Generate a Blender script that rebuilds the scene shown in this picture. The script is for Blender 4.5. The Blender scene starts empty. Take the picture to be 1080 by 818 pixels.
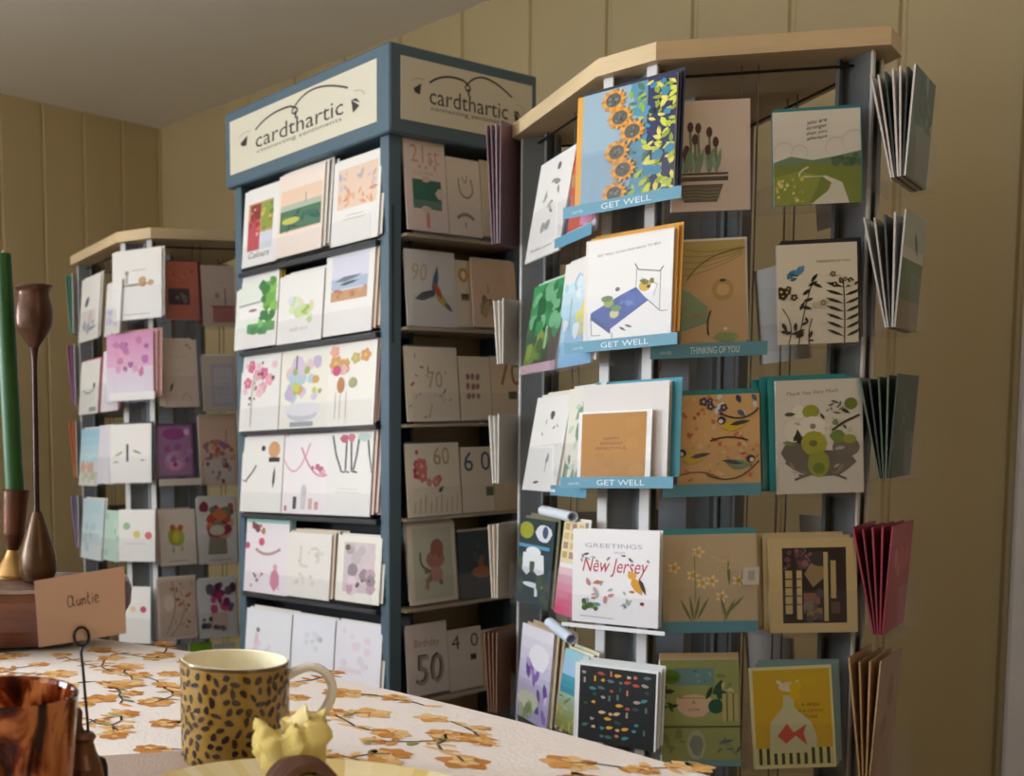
import bpy, math, random
from mathutils import Vector, Matrix
SC = bpy.context.scene
COL = SC.collection
PI = math.pi
ZC = 1.0                                   # camera height above the floor
# ------------------------------------------------------------------ camera
F, PX, PY = 1071.5, -19.7, 565.7           # focal length and principal point of the lens (shifted lens)
PITCH, ROLL = -0.0779, -0.0322
_fw = Vector((0, math.cos(PITCH), math.sin(PITCH)))
_r0 = Vector((1, 0, 0)); _u0 = _r0.cross(_fw)
CR = _r0*math.cos(ROLL) + _u0*math.sin(ROLL)
CU = -_r0*math.sin(ROLL) + _u0*math.cos(ROLL)
CAMP = Vector((0, 0, ZC))
cam_d = bpy.data.cameras.new('camera')
cam = bpy.data.objects.new('camera', cam_d); COL.objects.link(cam)
m3 = Matrix((CR, CU, -_fw)).transposed()
cam.matrix_world = Matrix.Translation(CAMP) @ m3.to_4x4()
cam_d.sensor_width = 36; cam_d.lens = F/1080*36
cam_d.shift_x = (540-PX)/1080; cam_d.shift_y = (PY-409)/1080
cam_d.clip_start = .02
cam_d.dof.use_dof = True; cam_d.dof.focus_distance = 1.15; cam_d.dof.aperture_fstop = 8
SC.camera = cam

def ray(x, y): return CR*((x-PX)/F) - CU*((y-PY)/F) + _fw
def on_plane(x, y, P, n):
    d = ray(x, y); return CAMP + d*((P-CAMP).dot(n)/d.dot(n))
def on_z(x, y, z): return on_plane(x, y, Vector((0, 0, z)), Vector((0, 0, 1)))
def at_dist(x, y, D):
    d = ray(x, y); return CAMP + d*(D/math.hypot(d.x, d.y))
def unit(t): return Vector((math.cos(t), math.sin(t), 0))

# ------------------------------------------------------------------ colours and materials
def lin(c):
    if isinstance(c, str):
        c = [int(c[i:i+2], 16)/255 for i in (0, 2, 4)]
    return tuple(x/12.92 if x <= .04045 else ((x+.055)/1.055)**2.4 for x in c)
def new_mat(name, rough=.5, metal=0., attr=True, color=None, bump=None, grain=None, coat=0, spec=.5):
    m = bpy.data.materials.new(name); m.use_nodes = True
    nt = m.node_tree; N = nt.nodes; L = nt.links
    b = N['Principled BSDF']; b.inputs['Roughness'].default_value = rough; b.inputs['Metallic'].default_value = metal
    b.inputs['Specular IOR Level'].default_value = spec
    b.inputs['Coat Weight'].default_value = coat; b.inputs['Coat Roughness'].default_value = .08
    if attr:
        a = N.new('ShaderNodeVertexColor'); a.layer_name = 'Col'; src = a.outputs['Color']
    else:
        a = N.new('ShaderNodeRGB'); a.outputs[0].default_value = (*lin(color), 1); src = a.outputs[0]
    tc = N.new('ShaderNodeTexCoord')
    if grain:                                # streaky wood grain or mottling
        sc, amt, stretch = grain
        mp = N.new('ShaderNodeMapping'); mp.inputs['Scale'].default_value = stretch
        no = N.new('ShaderNodeTexNoise'); no.inputs['Scale'].default_value = sc; no.inputs['Detail'].default_value = 6
        L.new(tc.outputs['Object'], mp.inputs['Vector']); L.new(mp.outputs['Vector'], no.inputs['Vector'])
        mr = N.new('ShaderNodeMapRange'); mr.inputs['From Min'].default_value = .3; mr.inputs['From Max'].default_value = .7
        mr.inputs['To Min'].default_value = 1-amt; mr.inputs['To Max'].default_value = 1+amt
        L.new(no.outputs['Fac'], mr.inputs['Value'])
        mx = N.new('ShaderNodeVectorMath'); mx.operation = 'SCALE'
        L.new(src, mx.inputs[0]); L.new(mr.outputs['Result'], mx.inputs['Scale']); src = mx.outputs['Vector']
    L.new(src, b.inputs['Base Color'])
    if bump:
        sc, st = bump
        no = N.new('ShaderNodeTexNoise'); no.inputs['Scale'].default_value = sc; no.inputs['Detail'].default_value = 4
        L.new(tc.outputs['Object'], no.inputs['Vector'])
        bp = N.new('ShaderNodeBump'); bp.inputs['Strength'].default_value = st; bp.inputs['Distance'].default_value = .002
        L.new(no.outputs['Fac'], bp.inputs['Height']); L.new(bp.outputs['Normal'], b.inputs['Normal'])
    return m
CARD = new_mat('printed_card', .42, bump=(120, .05))
PAINT = new_mat('painted_board', .5, bump=(60, .08), grain=(9, .04, (1, 1, 1)))
WALLM = new_mat('painted_wall', .62, bump=(35, .25), grain=(2.2, .05, (1, 1, .5)), spec=.3)
WOOD = new_mat('pale_wood', .5, grain=(7, .10, (1, 1, 6)), bump=(50, .1))
DARKWOOD = new_mat('carved_dark_wood', .32, grain=(9, .45, (1, 4, 5)), bump=(22, .7), coat=.25)
CLOTH = new_mat('printed_cotton', .85, bump=(260, .35), spec=.2)
LINEN = new_mat('linen_weave', .9, bump=(500, .5), spec=.15)
CERAM = new_mat('glazed_ceramic', .25, coat=.3)
WAX = new_mat('candle_wax', .45, bump=(18, .3)); WAX.node_tree.nodes['Principled BSDF'].inputs['Subsurface Weight'].default_value = .05
BRONZE = new_mat('aged_bronze', .34, metal=.55, grain=(12, .45, (1, 1, 1)), bump=(30, .6))
WIRE = new_mat('black_wire', .35, metal=.5)
def clear_mat(name, tint=(1, 1, 1), gloss=.1, rough=.08, haze=.05):
    m = bpy.data.materials.new(name); m.use_nodes = True
    nt = m.node_tree; N = nt.nodes; L = nt.links; N.clear()
    o = N.new('ShaderNodeOutputMaterial'); t = N.new('ShaderNodeBsdfTransparent'); t.inputs[0].default_value = (*tint, 1)
    g = N.new('ShaderNodeBsdfGlossy'); g.inputs['Roughness'].default_value = rough
    d = N.new('ShaderNodeBsdfDiffuse'); d.inputs[0].default_value = (.8, .8, .8, 1)
    fr = N.new('ShaderNodeLayerWeight'); fr.inputs['Blend'].default_value = .25
    mr = N.new('ShaderNodeMapRange'); mr.inputs['To Min'].default_value = gloss*.5; mr.inputs['To Max'].default_value = gloss*5
    L.new(fr.outputs['Fresnel'], mr.inputs['Value'])
    m1 = N.new('ShaderNodeMixShader'); m1.inputs[0].default_value = haze
    L.new(t.outputs[0], m1.inputs[1]); L.new(d.outputs[0], m1.inputs[2])
    m2 = N.new('ShaderNodeMixShader'); L.new(mr.outputs['Result'], m2.inputs[0])
    L.new(m1.outputs[0], m2.inputs[1]); L.new(g.outputs[0], m2.inputs[2]); L.new(m2.outputs[0], o.inputs['Surface'])
    return m
ACRYL = clear_mat('clear_acrylic', (.985, .985, .99), .016, .1, .01)
PANE = clear_mat('window_glass', (.98, .99, 1), .04, .02, 0)

# ------------------------------------------------------------------ mesh builder
class MB:
    def __init__(s): s.v = []; s.f = []; s.c = []; s.m = []; s.sm = []
    def add(s, vs, fs, col, mat=0, smooth=False):
        o = len(s.v); s.v += [tuple(p) for p in vs]; c = lin(col)
        for f in fs: s.f.append([i+o for i in f]); s.c.append(c); s.m.append(mat); s.sm.append(smooth)
    def box(s, O, ex, ey, ez, x0, x1, y0, y1, z0, z1, col, mat=0):
        P = [O+ex*x+ey*y+ez*z for z in (z0, z1) for y in (y0, y1) for x in (x0, x1)]
        s.add(P, [(0, 2, 3, 1), (4, 5, 7, 6), (0, 1, 5, 4), (2, 6, 7, 3), (0, 4, 6, 2), (1, 3, 7, 5)], col, mat)
    def bevbox(s, O, ex, ey, ez, x0, x1, y0, y1, z0, z1, b, col, mat=0):
        # box with its four vertical edges and rims softened
        ring = [(x0+b, y0), (x1-b, y0), (x1, y0+b), (x1, y1-b), (x1-b, y1), (x0+b, y1), (x0, y1-b), (x0, y0+b)]
        cx, cy = (x0+x1)/2, (y0+y1)/2
        rows = []
        for z, k in ((z0, b), (z0+b, 0), (z1-b, 0), (z1, b)):
            r = []
            for x, y in ring:
                xx = x + (k if x < cx else -k); yy = y + (k if y < cy else -k); r.append(O+ex*xx+ey*yy+ez*z)
            rows.append(r)
        P = [p for r in rows for p in r]; fs = []
        for j in range(3):
            for i in range(8): fs.append((j*8+i, j*8+(i+1) % 8, (j+1)*8+(i+1) % 8, (j+1)*8+i))
        fs.append(tuple(range(7, -1, -1))); fs.append(tuple(range(24, 32))); s.add(P, fs, col, mat)
    def prism(s, pts, z0, z1, col, mat=0, smooth=False):
        n = len(pts); P = [(p[0], p[1], z0) for p in pts]+[(p[0], p[1], z1) for p in pts]
        s.add(P, [tuple(range(n-1, -1, -1)), tuple(range(n, 2*n))], col, mat)
        s.add(P, [(i, (i+1) % n, n+(i+1) % n, n+i) for i in range(n)], col, mat, smooth)
    def lathe(s, O, prof, col, n=40, mat=0, cols=None, axis=None, closed=False, wob=None):
        ax = Vector(axis).normalized() if axis else Vector((0, 0, 1))
        e1 = ax.orthogonal().normalized(); e2 = ax.cross(e1)
        for k in range(len(prof)-1):
            (r0, z0), (r1, z1) = prof[k], prof[k+1]; P = []
            for r, z in ((r0, z0), (r1, z1)):
                for i in range(n):
                    t = 2*PI*i/n; w = wob(t, z) if wob else 1
                    P.append(O+e1*(r*w*math.cos(t))+e2*(r*w*math.sin(t))+ax*z)
            s.add(P, [(i, (i+1) % n, n+(i+1) % n, n+i) for i in range(n)], cols[k] if cols else col, mat, True)
    def tube(s, pts, rad, col, n=8, mat=0, closed=False, flat=1, up=None):
        pts = [Vector(p) for p in pts]; N = len(pts); rings = []
        prev = None
        for i, p in enumerate(pts):
            a = pts[(i-1) % N] if (closed or i > 0) else p; b = pts[(i+1) % N] if (closed or i < N-1) else p
            t = (b-a).normalized()
            if prev is None: e1 = (Vector(up) if up else t.orthogonal()); e1 = (e1-t*e1.dot(t)).normalized()
            else: e1 = (prev-t*prev.dot(t)).normalized()
            prev = e1; e2 = t.cross(e1); r = rad[i] if isinstance(rad, (list, tuple)) else rad
            rings += [p+e1*(r*math.cos(2*PI*k/n))+e2*(r*flat*math.sin(2*PI*k/n)) for k in range(n)]
        fs = []
        for j in range(N if closed else N-1):
            for k in range(n): fs.append((j*n+k, j*n+(k+1) % n, ((j+1) % N)*n+(k+1) % n, ((j+1) % N)*n+k))
        s.add(rings, fs, col, mat, True)
        if not closed: s.add(rings, [tuple(range(n-1, -1, -1)), tuple(range((N-1)*n, N*n))], col, mat)
    def build(s, name, mats, parent=None, weld=False):
        me = bpy.data.meshes.new(name)
        V = s.v
        if parent is not None:
            inv = WM[parent.name].inverted(); V = [inv @ Vector(p) for p in V]
        me.from_pydata([tuple(p) for p in V], [], s.f)
        mats = mats if isinstance(mats, (list, tuple)) else [mats]
        for m in mats: me.materials.append(m)
        ca = me.color_attributes.new('Col', 'FLOAT_COLOR', 'CORNER'); buf = []
        for p in me.polygons:
            p.material_index = s.m[p.index]; p.use_smooth = s.sm[p.index]
            buf += [*s.c[p.index], 1.0]*p.loop_total
        ca.data.foreach_set('color', buf)
        if weld:
            import bmesh
            bm = bmesh.new(); bm.from_mesh(me); bmesh.ops.remove_doubles(bm, verts=bm.verts, dist=1e-5); bm.to_mesh(me); bm.free()
        o = bpy.data.objects.new(name, me); COL.objects.link(o)
        if parent is not None:
            o.parent = parent; WM[o.name] = WM[parent.name].copy()
        else: WM[o.name] = Matrix.Identity(4)
        return o
WM = {}
def empty(name, loc, rz=0):
    o = bpy.data.objects.new(name, None); COL.objects.link(o); o.location = loc; o.rotation_euler = (0, 0, rz)
    o.empty_display_size = .05
    WM[o.name] = Matrix.Translation(loc) @ Matrix.Rotation(rz, 4, 'Z'); return o
def tag(o, label, cat, group=None):
    o['label'] = label; o['category'] = cat
    if group: o['group'] = group
    return o
def recentre(o, p):                          # put a single mesh's origin at its base
    p = Vector(p); o.data.transform(Matrix.Translation(-p)); o.location = p; WM[o.name] = Matrix.Translation(p); return o
X, Y, Z = Vector((1, 0, 0)), Vector((0, 1, 0)), Vector((0, 0, 1)); O0 = Vector((0, 0, 0))

# ------------------------------------------------------------------ text outlines
_tc = {}
def text_polys(s, shear=0.):
    if (s, shear) in _tc: return _tc[(s, shear)]
    cu = bpy.data.curves.new('t', 'FONT'); cu.body = s; cu.resolution_u = 2; cu.align_x = 'CENTER'; cu.shear = shear
    ob = bpy.data.objects.new('t', cu); me = ob.to_mesh()
    vs = [(v.co.x, v.co.y) for v in me.vertices]; fs = [tuple(p.vertices) for p in me.polygons]
    ob.to_mesh_clear(); bpy.data.objects.remove(ob); bpy.data.curves.remove(cu)
    if vs:
        x0 = min(v[0] for v in vs); x1 = max(v[0] for v in vs); y0 = min(v[1] for v in vs); y1 = max(v[1] for v in vs)
    else: x0 = y0 = 0; x1 = y1 = 1
    _tc[(s, shear)] = (vs, fs, (x0, x1, y0, y1)); return _tc[(s, shear)]

class Art:
    """draws flat printed shapes on a rectangle W x H lying at O, axes ex (right), ez (up), n (outward)"""
    def __init__(s, mb, O, ex, ez, n, W, H, mat=0, d0=.0003):
        s.mb, s.O, s.ex, s.ez, s.n, s.W, s.H, s.mat, s.k, s.d0 = mb, O, ex, ez, n, W, H, mat, 0, d0
    def P(s, pts, c, clip=True):
        s.k += 1; d = s.d0+s.k*.00001
        q = []
        for x, y in pts:
            if clip: x = min(max(x, 0.0), 1.0); y = min(max(y, 0.0), 1.0)
            q.append(s.O+s.ex*(x*s.W)+s.ez*(y*s.H)+s.n*d)
        a = sum(pts[i][0]*pts[(i+1) % len(pts)][1]-pts[(i+1) % len(pts)][0]*pts[i][1] for i in range(len(pts)))
        s.mb.add(q, [tuple(range(len(q))) if a > 0 else tuple(range(len(q)-1, -1, -1))], c, s.mat)
    def r(s, x0, y0, x1, y1, c): s.P([(x0, y0), (x1, y0), (x1, y1), (x0, y1)], c)
    def e(s, cx, cy, rx, ry, c, rot=0, n=12, jag=0, seed=0):
        R = random.Random(seed); a = s.W/s.H; pts = []
        for i in range(n):
            t = 2*PI*i/n; k = 1+jag*(R.random()-.5)
            x = rx*k*math.cos(t); y = ry*k*math.sin(t)/a     # ry given in units of height; work in width units
            y *= 1; xx = x*math.cos(rot)-y*math.sin(rot); yy = x*math.sin(rot)+y*math.cos(rot)
            pts.append((cx+xx, cy+yy*a))
        s.P(pts, c)
    def o(s, cx, cy, rr, c, **k): s.e(cx, cy, rr, rr*s.W/s.H, c, **k)      # round dot, radius in widths
    def leaf(s, cx, cy, L, w, rot, c):
        a = s.W/s.H; pts = []
        for x, y in ((-1, 0), (-.4, .9), (.3, .8), (1, 0), (.3, -.8), (-.4, -.9)):
            x *= L/2; y *= w/2
            pts.append((cx+x*math.cos(rot)-y*math.sin(rot), cy+(x*math.sin(rot)+y*math.cos(rot))*a))
        s.P(pts, c)
    def l(s, pts, w, c):
        a = s.W/s.H
        for (x0, y0), (x1, y1) in zip(pts, pts[1:]):
            dx, dy = x1-x0, (y1-y0)/a; L = math.hypot(dx, dy) or 1; nx, ny = -dy/L*w/2, dx/L*w/2*a
            s.P([(x0+nx, y0+ny), (x0-nx, y0-ny), (x1-nx, y1-ny), (x1+nx, y1+ny)], c)
    def curve(s, p0, p1, p2, w, c, n=6):
        s.l([((1-t)**2*p0[0]+2*t*(1-t)*p1[0]+t*t*p2[0], (1-t)**2*p0[1]+2*t*(1-t)*p1[1]+t*t*p2[1]) for t in [i/n for i in range(n+1)]], w, c)
    def t(s, txt, cx, cy, w, c, h=None, rot=0, shear=0.):
        vs, fs, (x0, x1, y0, y1) = text_polys(txt, shear)
        k = w/(x1-x0); kh = (h/(y1-y0)) if h else k*s.W/s.H
        s.k += 1; d = s.d0+s.k*.00001; a = s.W/s.H; q = []
        for x, y in vs:
            xx = (x-(x0+x1)/2)*k; yy = (y-(y0+y1)/2)*kh/a
            X_ = cx+xx*math.cos(rot)-yy*math.sin(rot); Y_ = cy+(xx*math.sin(rot)+yy*math.cos(rot))*a
            q.append(s.O+s.ex*(X_*s.W)+s.ez*(Y_*s.H)+s.n*d)
        s.mb.add(q, fs, c, s.mat)
    def sc(s, n, x0, y0, x1, y1, sz, cols, seed=0, kind='o', w=.4):
        R = random.Random(seed)
        for i in range(n):
            x, y = R.uniform(x0, x1), R.uniform(y0, y1); c = R.choice(cols); k = sz*R.uniform(.6, 1.3); rt = R.uniform(0, PI)
            if kind == 'o': s.e(x, y, k, k*s.W/s.H, c, n=8, jag=.4, seed=i)
            elif kind == 'f':
                for j in range(5):
                    t = j*1.257+rt; s.e(x+k*.6*math.cos(t), y+k*.6*math.sin(t)*s.W/s.H, k*.5, k*.5*s.W/s.H, c, n=7)
                s.o(x, y, k*.3, 'e8c860', n=6)
            else: s.leaf(x, y, k*2, k*2*w, rt*2, c)
    def grad(s, x0, y0, x1, y1, c0, c1, n=8, vert=True):      # printed colour wash made of bands
        a, b = [[int(c[i:i+2], 16) for i in (0, 2, 4)] for c in (c0, c1)]
        for i in range(n):
            c = '%02x%02x%02x' % tuple(int(a[k]+(b[k]-a[k])*i/(n-1)) for k in range(3))
            if vert: s.r(x0, y0+(y1-y0)*i/n, x1, y0+(y1-y0)*(i+1)/n, c)
            else: s.r(x0+(x1-x0)*i/n, y0, x0+(x1-x0)*(i+1)/n, y1, c)
# ------------------------------------------------------------------ fixtures: faces the cards stand on
WHITE = 'f1eeea'
class Face:
    def __init__(s, P, th, group, place):
        s.P = Vector((P.x, P.y, 0)); s.e = unit(th); s.n = Vector((s.e.y, -s.e.x, 0)); s.th = th; s.group = group; s.place = place
    def at(s, x, y, off): return on_plane(x, y, s.P+s.n*off, s.n)
POCKETS = []
def card(face, xl, xr, yt, yb, art, label, off=.02, tilt=6, base=WHITE, edge=None, thick=.003, piles=0, pilec='e9e4dd', pilestep=.005,
         roll=0, pocket=None, strip=None, xlb=None, pdx=0):
    """one greeting card: xl..xr and yt..yb bound its front in the photograph and are cast onto the fixture's own plane"""
    xc = (xl+xr)/2; yc = (yt+yb)/2; pdx = pdx
    a = face.at(xl, yc, off); b = face.at(xr, yc, off); W = (b-a).dot(face.e)
    zb = face.at(xc, yb, off+.01).z; zt = face.at(xc, yt, off-.005).z
    c = (a+b)/2; base_p = Vector((c.x, c.y, zb))
    H = (zt-zb)/math.cos(math.radians(tilt))
    return card_at(face, base_p + face.n*.008, W, H, art, label, tilt, base, edge, thick, piles, pilec, pilestep, roll, pocket, strip, pdx)
def card_at(face, p, W, H, art, label, tilt=6, base=WHITE, edge=None, thick=.003, piles=0, pilec='e9e4dd', pilestep=.005,
            roll=0, pocket=None, strip=None, pdx=0):
    mb = MB(); g = .0008
    # folded card: front leaf and back leaf meeting at the spine on the left
    mb.box(O0, X, Y, Z, -W/2, W/2, 0, g, 0, H, base)
    mb.box(O0, X, Y, Z, -W/2, W/2, thick-g, thick, 0, H, edge or base)
    mb.box(O0, X, Y, Z, -W/2, -W/2+g, g, thick-g, 0, H, edge or base)
    A = Art(mb, Vector((-W/2, 0, 0)), X, Z, -Y, W, H)
    if art: art(A)
    o = mb.build('greeting_card', CARD)
    o.location = p; o.rotation_euler = (-math.radians(tilt), math.radians(roll), face.th)
    tag(o, label, 'greeting card', face.group)
    if piles:
        mb = MB(); k = .0012
        mb.box(O0, X, Y, Z, -W/2, W/2, 0, k, 0, H, pilec)
        mb.box(O0, X, Y, Z, -W/2*.97, W/2*.97, k+.0002, k+.0012, 0, H*.96, 'd9d0c4')
        q0 = mb.build('greeting_card', CARD)
        for i in range(piles):
            q = q0 if i == 0 else q0.copy()
            if i: COL.objects.link(q)
            dx = pdx if pdx else .006
            q.location = p - face.n*(thick+.002+pilestep*i) + face.e*(dx*(i+1)/piles) + Z*(.004*((i % 2)+1))
            q.rotation_euler = (-math.radians(tilt+.6*i), 0, face.th)
            short = label.split(',')[0]
            w = ('spare card in the pile just behind the '+short).split()
            tag(q, ' '.join(w[:16]), 'greeting card', 'spare cards behind the '+short)
    if pocket:
        POCKETS.append((pocket, face, p, W, H, strip, tilt))
    return o

def wsq(c, k=.0):      # plain cover colour
    return lambda A: A.r(0, 0, 1, 1, c)
def lines(A, cx, y0, n, w, c, dy=.045, seed=1, th=.012):
    R = random.Random(seed)
    for i in range(n):
        k = w*R.uniform(.7, 1); A.l([(cx-k/2, y0-i*dy), (cx-k/6, y0-i*dy+.006), (cx+k/6, y0-i*dy-.004), (cx+k/2, y0-i*dy)], th, c)

# ---------------- blue cabinet, left face
def a_redstall(A):
    A.r(.14, .2, .86, .82, 'c9a06a'); A.r(.14, .2, .5, .6, 'c4525c'); A.r(.2, .6, .5, .8, '8a3a30'); A.r(.52, .45, .86, .8, '93a34a')
    A.sc(10, .2, .25, .5, .78, .05, ['d86a70', 'a83c44', 'e4b0a0'], 1); A.sc(8, .55, .4, .82, .78, .05, ['6e8a3a', 'd8c060', 'b07040'], 2)
    A.r(.5, .2, .86, .42, 'd6dbe6'); A.t('Colours', .5, .14, .6, '4a4850', shear=.3)
def a_landscape(A):
    A.r(.06, .28, .96, .8, 'f0d2ba'); A.r(.06, .5, .96, .62, 'b8c4b0'); A.r(.06, .3, .96, .55, '4f7a5c'); A.sc(9, .1, .34, .9, .5, .12, ['6d8c4a', 'a4b058', '3f6a58', '2f5a50'], 3, 'v', .3)
    A.e(.3, .42, .2, .04, 'c8c860'); A.e(.7, .46, .18, .03, '3c6b60'); A.l([(.62, .6), (.62, .72)], .02, '9aa0a8')
def a_peachwash(A):
    A.r(.1, .42, .93, .9, 'eed2bc'); A.sc(16, .14, .45, .9, .62, .08, ['e2a880', 'e8b892', 'd69a78'], 4, 'v', .4); A.sc(12, .14, .64, .9, .86, .07, ['b9b4cc', 'd6c2c8', 'c8b8b0'], 5, 'v', .4)
    lines(A, .5, .33, 2, .5, 'b8b0a8', th=.01)
def a_greengarden(A):
    A.r(.05, .22, .95, .9, 'e9efe6'); A.r(.66, .5, .95, .85, '76b04c'); A.sc(14, .62, .3, .93, .86, .08, ['5c9a3c', '8cc25e', '3f8040'], 6); A.r(.3, .2, .95, .32, '5da05a')
    A.sc(9, .3, .2, .9, .34, .07, ['3f8a50', '7ec070', '4c9a60'], 7); A.l([(.08, .58), (.6, .6)], .02, '6a7470'); A.r(.1, .4, .6, .56, 'f6f4f4'); A.e(.42, .5, .1, .02, 'a06a70')
def a_lightgreen(A):
    A.sc(16, .25, .3, .8, .65, .07, ['d8e6c0', 'c4dca0', 'e8d8b8', 'dde0ee'], 8); A.g = None
    A.e(.55, .45, .2, .1, 'cfe0a0', jag=.5, n=9); A.sc(5, .5, .38, .7, .5, .04, ['a8c068', 'b88a60'], 9); A.t('with love', .5, .2, .4, 'c8c4c0', shear=.3)
def a_seabox(A):
    A.r(.13, .4, .88, .93, 'd3d8e6'); A.r(.13, .4, .88, .52, 'c99a72'); A.sc(8, .16, .42, .85, .54, .05, ['d8a878', 'b88058'], 10); A.r(.13, .54, .88, .66, 'b0c0d4')
    A.leaf(.5, .66, .6, .09, .12, '707c90'); A.leaf(.5, .6, .4, .06, .1, '4c5a70'); A.r(.13, .68, .88, .93, 'dcdcec')
def a_pinkflowers(A):
    A.sc(14, .12, .5, .85, .92, .09, ['e8a8c0', 'd8709a', 'f0c8d8'], 11, 'f'); A.sc(8, .1, .45, .9, .9, .03, ['7a4a5a', 'a06070'], 12); A.l([(.3, .06), (.3, .5), (.35, .7)], .014, '8a8078')
    A.sc(3, .2, .3, .4, .5, .03, ['4a4440'], 13)
def a_teacup(A):
    A.e(.5, .2, .34, .12, 'c9c9d4'); A.e(.5, .24, .4, .09, 'e6e4ea'); A.sc(20, .15, .35, .88, .85, .1, ['c4b4d0', '9fb4d0', 'd8c8dc', 'b8ccd8', 'e4c8cc'], 14); A.sc(8, .15, .45, .88, .75, .07, ['c8cc60', 'd0a860', 'a8b868'], 15)
    A.l([(.34, .75), (.34, .93)], .03, '4c5058'); A.r(.25, .02, .75, .08, '9aa0ac')
def a_stilts(A):
    A.sc(9, .1, .62, .9, .92, .1, ['e8a898', 'd89a58', 'e8b8c0', 'c8b468'], 16, 'f'); A.o(.2, .68, .09, 'd04a80'); A.o(.55, .52, .09, 'a8a878'); A.e(.3, .5, .08, .1, 'b8804c')
    for x in (.2, .3, .42): A.l([(x, .1), (x, .42)], .012, 'c8bcb4')
def a_parakeet(A):
    A.e(.78, .82, .14, .11, 'd8a070'); A.r(.66, .66, .92, .72, '2c2826'); A.leaf(.8, .46, .4, .06, 1.5, '34302c'); A.l([(.1, .4), (.3, .55), (.36, .62)], .03, '3a3838'); A.l([(.02, .42), (.16, .4)], .02, 'b87080'); A.o(.52, .84, .05, '2c2826')
def a_swag(A):
    A.curve((0, .7), (.3, .3), (.6, .9), .03, 'e4a8b8'); A.curve((.4, .85), (.7, .4), (1, .5), .035, 'd890a8'); A.sc(7, .6, .48, .98, .6, .05, ['c86888', 'e8b0c0'], 17); A.r(.26, .06, .34, .22, '2c2c30')
    A.r(.44, .06, .54, .24, 'd8d4d8'); A.leaf(.5, .3, .24, .14, 1.57, 'c8c8d0'); A.r(.62, .06, .7, .2, 'e0b0a8'); A.r(.76, .06, .84, .16, 'd89898'); A.r(.06, .03, .12, .1, 'b86888')
def a_legs(A):
    for x, k in ((.1, .22), (.42, 0), (.52, .04), (.7, -.1), (.88, .12)):
        A.l([(x, .97), (x+k*.4, .74), (x+k, .55)], .04, '5c5860'); A.l([(x+k-.02, .54), (x+k+.09, .52)], .025, '3a383e')
    A.e(.36, .93, .09, .05, 'c85a74', jag=.4); A.e(.52, .94, .08, .05, 'd87a8c', jag=.4); A.e(.8, .94, .14, .05, 'c4d4cc', jag=.3)
    lines(A, .5, .32, 2, .6, 'd0cccc', th=.01)
def a_teaparty(A):
    A.r(0, .93, 1, 1, '9fd2c8'); A.sc(7, .08, .8, .6, .92, .06, ['8a5048', 'b88a50', '7a3c58'], 18); A.o(.38, .68, .07, 'd8587a'); A.curve((.25, .58), (.5, .45), (.82, .6), .05, 'b89a98')
    A.o(.05, .62, .06, 'c05078'); A.leaf(.72, .2, .42, .24, 1.57, 'd88aa4'); A.o(.72, .36, .05, 'e0a8b8'); A.sc(9, .1, .08, .9, .34, .03, ['c09098', '9a7a80', 'd8b0b8'], 19)
def a_emboss(A):
    A.l([(.32, .8), (.32, .5), (.5, .48)], .05, 'e0dad4'); A.curve((.55, .75), (.8, .85), (.7, .55), .05, 'ddd6d0'); A.sc(14, .2, .15, .8, .8, .04, ['e6e0da', 'dcd4cc'], 20)
def a_framedcats(A):
    A.r(.16, .15, .86, .9, 'd8c8cc'); A.sc(12, .2, .55, .82, .86, .1, ['c8bcc0', 'b8a8a4', 'dcccd0'], 21); A.sc(9, .2, .18, .82, .5, .1, ['c8a4b0', 'e8d4dc', '9a8690', 'd8b8c4'], 22); A.o(.24, .82, .06, '6a5a40'); A.sc(4, .3, .2, .8, .35, .05, ['705c68'], 23)
def a_faintpink(A): A.o(.28, .72, .04, '8a8088'); A.leaf(.25, .58, .3, .1, 1.5, 'eccadb'); A.sc(7, .15, .3, .7, .55, .05, ['ecdce8', 'e4e0ea'], 24)
def a_faintgrey(A): A.sc(9, .3, .35, .85, .8, .06, ['e4e4ec', 'dadbe4'], 25); A.o(.68, .7, .05, 'c6c8d2')
def a_faintlilac(A): A.sc(9, .1, .3, .8, .9, .07, ['ecdde8', 'e6dcea'], 26); A.r(.1, .3, .6, .36, 'eadcE6')
# ---------------- blue cabinet, right face
def a_twentyone(A):
    A.t('21st', .5, .84, .7, 'd8a89a'); A.sc(7, .2, .68, .85, .78, .03, ['d8b0a4'], 27); A.r(.16, .24, .86, .56, '1f6e58'); A.leaf(.85, .42, .3, .2, 0, 'e6d6cc'); A.leaf(.48, .24, .3, .12, 0, 'e4c8bc'); A.leaf(.5, .57, .26, .12, 0, 'e4c8bc'); A.l([(.5, .04), (.5, .2)], .08, 'd8806c'); A.t('on your birthday', .45, .63, .5, 'c8a090')
def a_cakestand(A):
    A.curve((.35, .75), (.3, .5), (.6, .5), .04, '9a8a70'); A.curve((.6, .5), (.85, .55), (.7, .75), .04, '9a8a70'); A.curve((.45, .78), (.55, .6), (.6, .8), .03, 'a89a80'); A.curve((.25, .22), (.5, .34), (.75, .22), .07, '7c6c54'); A.l([(.5, .1), (.5, .18)], .03, '7c6c54')
def a_tailbird(A):
    A.t('90', .28, .72, .3, 'c8b89a', shear=.2); A.leaf(.58, .6, .46, .12, 1.3, '3c6a8a'); A.leaf(.4, .42, .5, .12, .25, '3a4a5a'); A.leaf(.7, .36, .4, .14, -.7, 'b8a83c'); A.leaf(.62, .48, .26, .12, -.9, 'b04838'); A.leaf(.82, .27, .2, .08, -.6, '3a5a4a')
def a_gold0(A): A.e(.5, .78, .34, .11, 'd09a3c'); A.e(.5, .78, .15, .06, 'efe4d4'); A.r(.3, .4, .8, .5, '4a3c20')
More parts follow.
